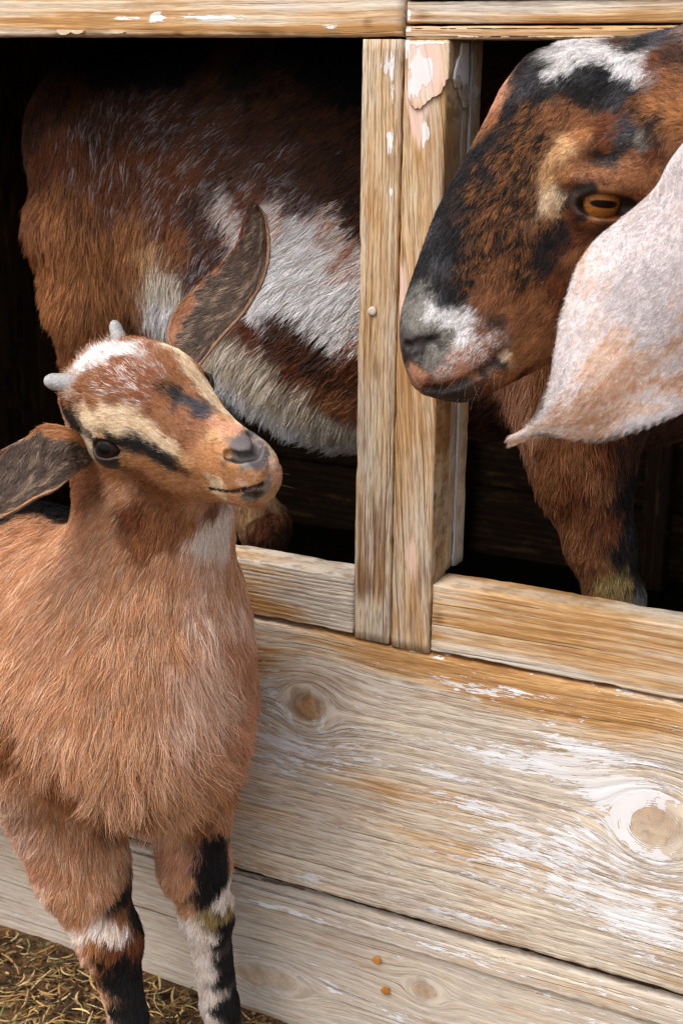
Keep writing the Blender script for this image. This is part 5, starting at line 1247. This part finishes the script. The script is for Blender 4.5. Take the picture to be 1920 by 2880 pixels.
def lop_coat(P, N, r):
    n = len(P); q = (P - CAM) @ ROT; s = q[:, :2] * np.array([1, 1.0])
    A_, B_ = pchip_line(np.array(gA), 50), pchip_line(np.array(gB), 50); M = (A_ + B_) / 2
    tan = np.gradient(M, axis=0); tan /= np.linalg.norm(tan, axis=1, keepdims=True)
    k = np.argmin(((P[:, None] - M[None]) ** 2).sum(-1), 1); u = k / 49.0
    ab = B_[k] - A_[k]; v = ((P - A_[k]) * ab).sum(1) / ((ab * ab).sum(1) + 1e-9)
    # streaks that run along the ear
    a1 = noise3(np.stack([v * .75, u * .45, v * 0], -1), 19.0, 63, 3); a2 = noise3(np.stack([v, u * 1.2, v * 0], -1), 2.2, 64, 2)
    big = a1 * .55 + a2 * .55 + .55 * np.exp(-((u - .62) / .22) ** 2 - ((v - .55) / .38) ** 2) - .45 * np.clip((.30 - u) / .3, 0, 1) + .20 * np.clip((u - .75) * 4, 0, 1)
    if r is not None: big = big + r.normal(0, .12, n)
    ca = np.tile(lin(206, 198, 198), (n, 1)); cb = np.tile(lin(186, 172, 168), (n, 1)); mx = np.full(n, .4)
    def setp(m, name): ca[m], cb[m], mx[m] = PAL[name] if isinstance(name, str) else name
    low = np.clip((u - .35) * 2, 0, 1) * np.clip(v * 1.8 - .3, 0, 1)
    setp(big > .18, (_h((198, 176, 164)), _h((206, 192, 188)), .5))
    setp(big + low * .75 > .50, (_h((192, 158, 134)), _h((204, 186, 174)), .4))
    setp(big + low * .5 > .85, (_h((178, 132, 102)), _h((200, 172, 152)), .4))
    de = np.minimum(np.sqrt(((P[:, None] - A_[None, ::1]) ** 2).sum(-1).min(1)), np.sqrt(((P[:, None] - B_[None]) ** 2).sum(-1).min(1)))
    setp((de < .0026) & (u > .55), 'grey')
    D = tan[k] + (r.normal(0, .12, (n, 3)) if r is not None else 0)
    D -= N * (D * N).sum(1, keepdims=True); D /= np.linalg.norm(D, axis=1, keepdims=True) + 1e-9
    return [D, np.full(n, .0038), np.full(n, .08), ca, cb, mx]
EA = PartCoat(lop_coat)
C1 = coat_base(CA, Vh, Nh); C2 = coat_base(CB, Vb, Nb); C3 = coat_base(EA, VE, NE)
darken_lines(C1, Vh, [(pchip_line(np.array([fa.wor(FA[k]) for k in ('m0', 'm1', 'm2', 'm3', 'm4', 'm5')]), 30), .0032, lin(34, 24, 22)), (np.array([fa.wor(FA[k]) for k in ('n0', 'n1', 'n2')]), .0035, lin(22, 18, 18)), (np.array([fa.wor(FA[k]) + wvec(fa, [0, 0, -1.]) * .006 for k in ('m0', 'm1', 'm2')]), .0085, lin(40, 30, 27))])
print('ok')
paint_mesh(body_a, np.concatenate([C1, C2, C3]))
fur_a = Fur()
MA_ = np.array([fa.wor(FA[k]) for k in ('m0', 'm1', 'm2', 'm3', 'm4', 'm5')]); MA_ = pchip_line(MA_, 30)
def AK(P):
    m = (np.min(((P[:, None] - MA_[None]) ** 2).sum(-1), 1) > .0030 ** 2) * 1.0
    for s in (1, -1):
        q = fa.loc(P) - ea_c * np.array([1, s, 1]); q[:, 1] *= s
        e = np.stack([q @ exa, q @ ewa, q @ eza], -1) / np.array([re_a * 1.38, re_a * 1.5, re_a * .80]) + np.array([0, -.55, .06])
        m *= np.linalg.norm(e, axis=1) > 1
    return m
fur_a.grow(Vh, Fh, Nh, CA, 210000, 201, rad=.00018, clump=.0052, clump_amt=.45, droop=.05, wave=.10, dirnoise=.36, keep=AK, lenmul=.78)
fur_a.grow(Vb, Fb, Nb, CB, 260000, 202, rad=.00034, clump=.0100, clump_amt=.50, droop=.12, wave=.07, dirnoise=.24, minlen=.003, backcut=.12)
fur_a.grow(VE, FE, NE, EA, 80000, 203, rad=.00015, clump=.0040, clump_amt=.35, droop=.0, wave=.04, dirnoise=.2, backcut=.5)
strands(fur_a, bva, [(1290, 1100, 250, 30), (1230, 1050, 230, 25), (1350, 1080, 260, 30), (1180, 1040, 200, 15)], 20, .022, .00006, lin(170, 150, 130), 81)
strands(fur_a, bva, [(1650, 528, 100, 22), (1700, 526, 80, 22)], 60, .012, .00013, lin(60, 44, 36), 82, up=.8)
fur_a.build('fur', doe, M_hair)
for s in (np.array([1, 1, 1]), mir):
    eye_obj('eye', doe, fa.wor(ea_c * s), wvec(fa, (ewa - eza * .10 - exa * 0.0) * s), wvec(fa, exa * s), re_a * fa.L * .99,
            (lin(168, 106, 46), lin(112, 64, 28), .84), lin(24, 15, 12), (.60, .17), 'amber eye with a dark horizontal slit pupil')
for p, f in ((pt(1742, 2330, .21), .21), (pt(335, 1900, .31), .31), (pt(735, 1900, .42), .42), (pt(2290, 2300, .42), .42)):
    h_ = hoof('hoof', doe, np.array([p[0], f, .06]), (1, -.1, 0), .024, .04, M_hoof)
    h_.matrix_parent_inverse = doe.matrix_world.inverted()

# ================================================================ straw, chaff and grass on the ground
scatter('straw', 15000, 'loose straw and chaff strewn over the dirt at the foot of the wall', (-1.5, 0.1, -0.7, -0.01), (0.008, 0.05), (0.001, 0.003),
        [(186, 150, 92), (156, 120, 72), (110, 82, 50), (206, 182, 130), (84, 60, 38), (66, 48, 32)], 0.014, 3)
scatter('chaff', 8000, 'dark bits of bedding trodden into the dirt under the straw', (-1.4, 0.0, -0.6, -0.01), (0.004, 0.016), (0.002, 0.006),
        [(70, 50, 34), (52, 38, 26), (120, 92, 58), (150, 122, 80)], 0.010, 5)
scatter('grass', 260, 'a few green grass blades lying in the straw', (-1.4, 0.0, -0.5, -0.01), (0.02, 0.07), (0.0014, 0.0026),
        [(98, 118, 66), (120, 134, 84), (80, 100, 58)], 0.018, 9)
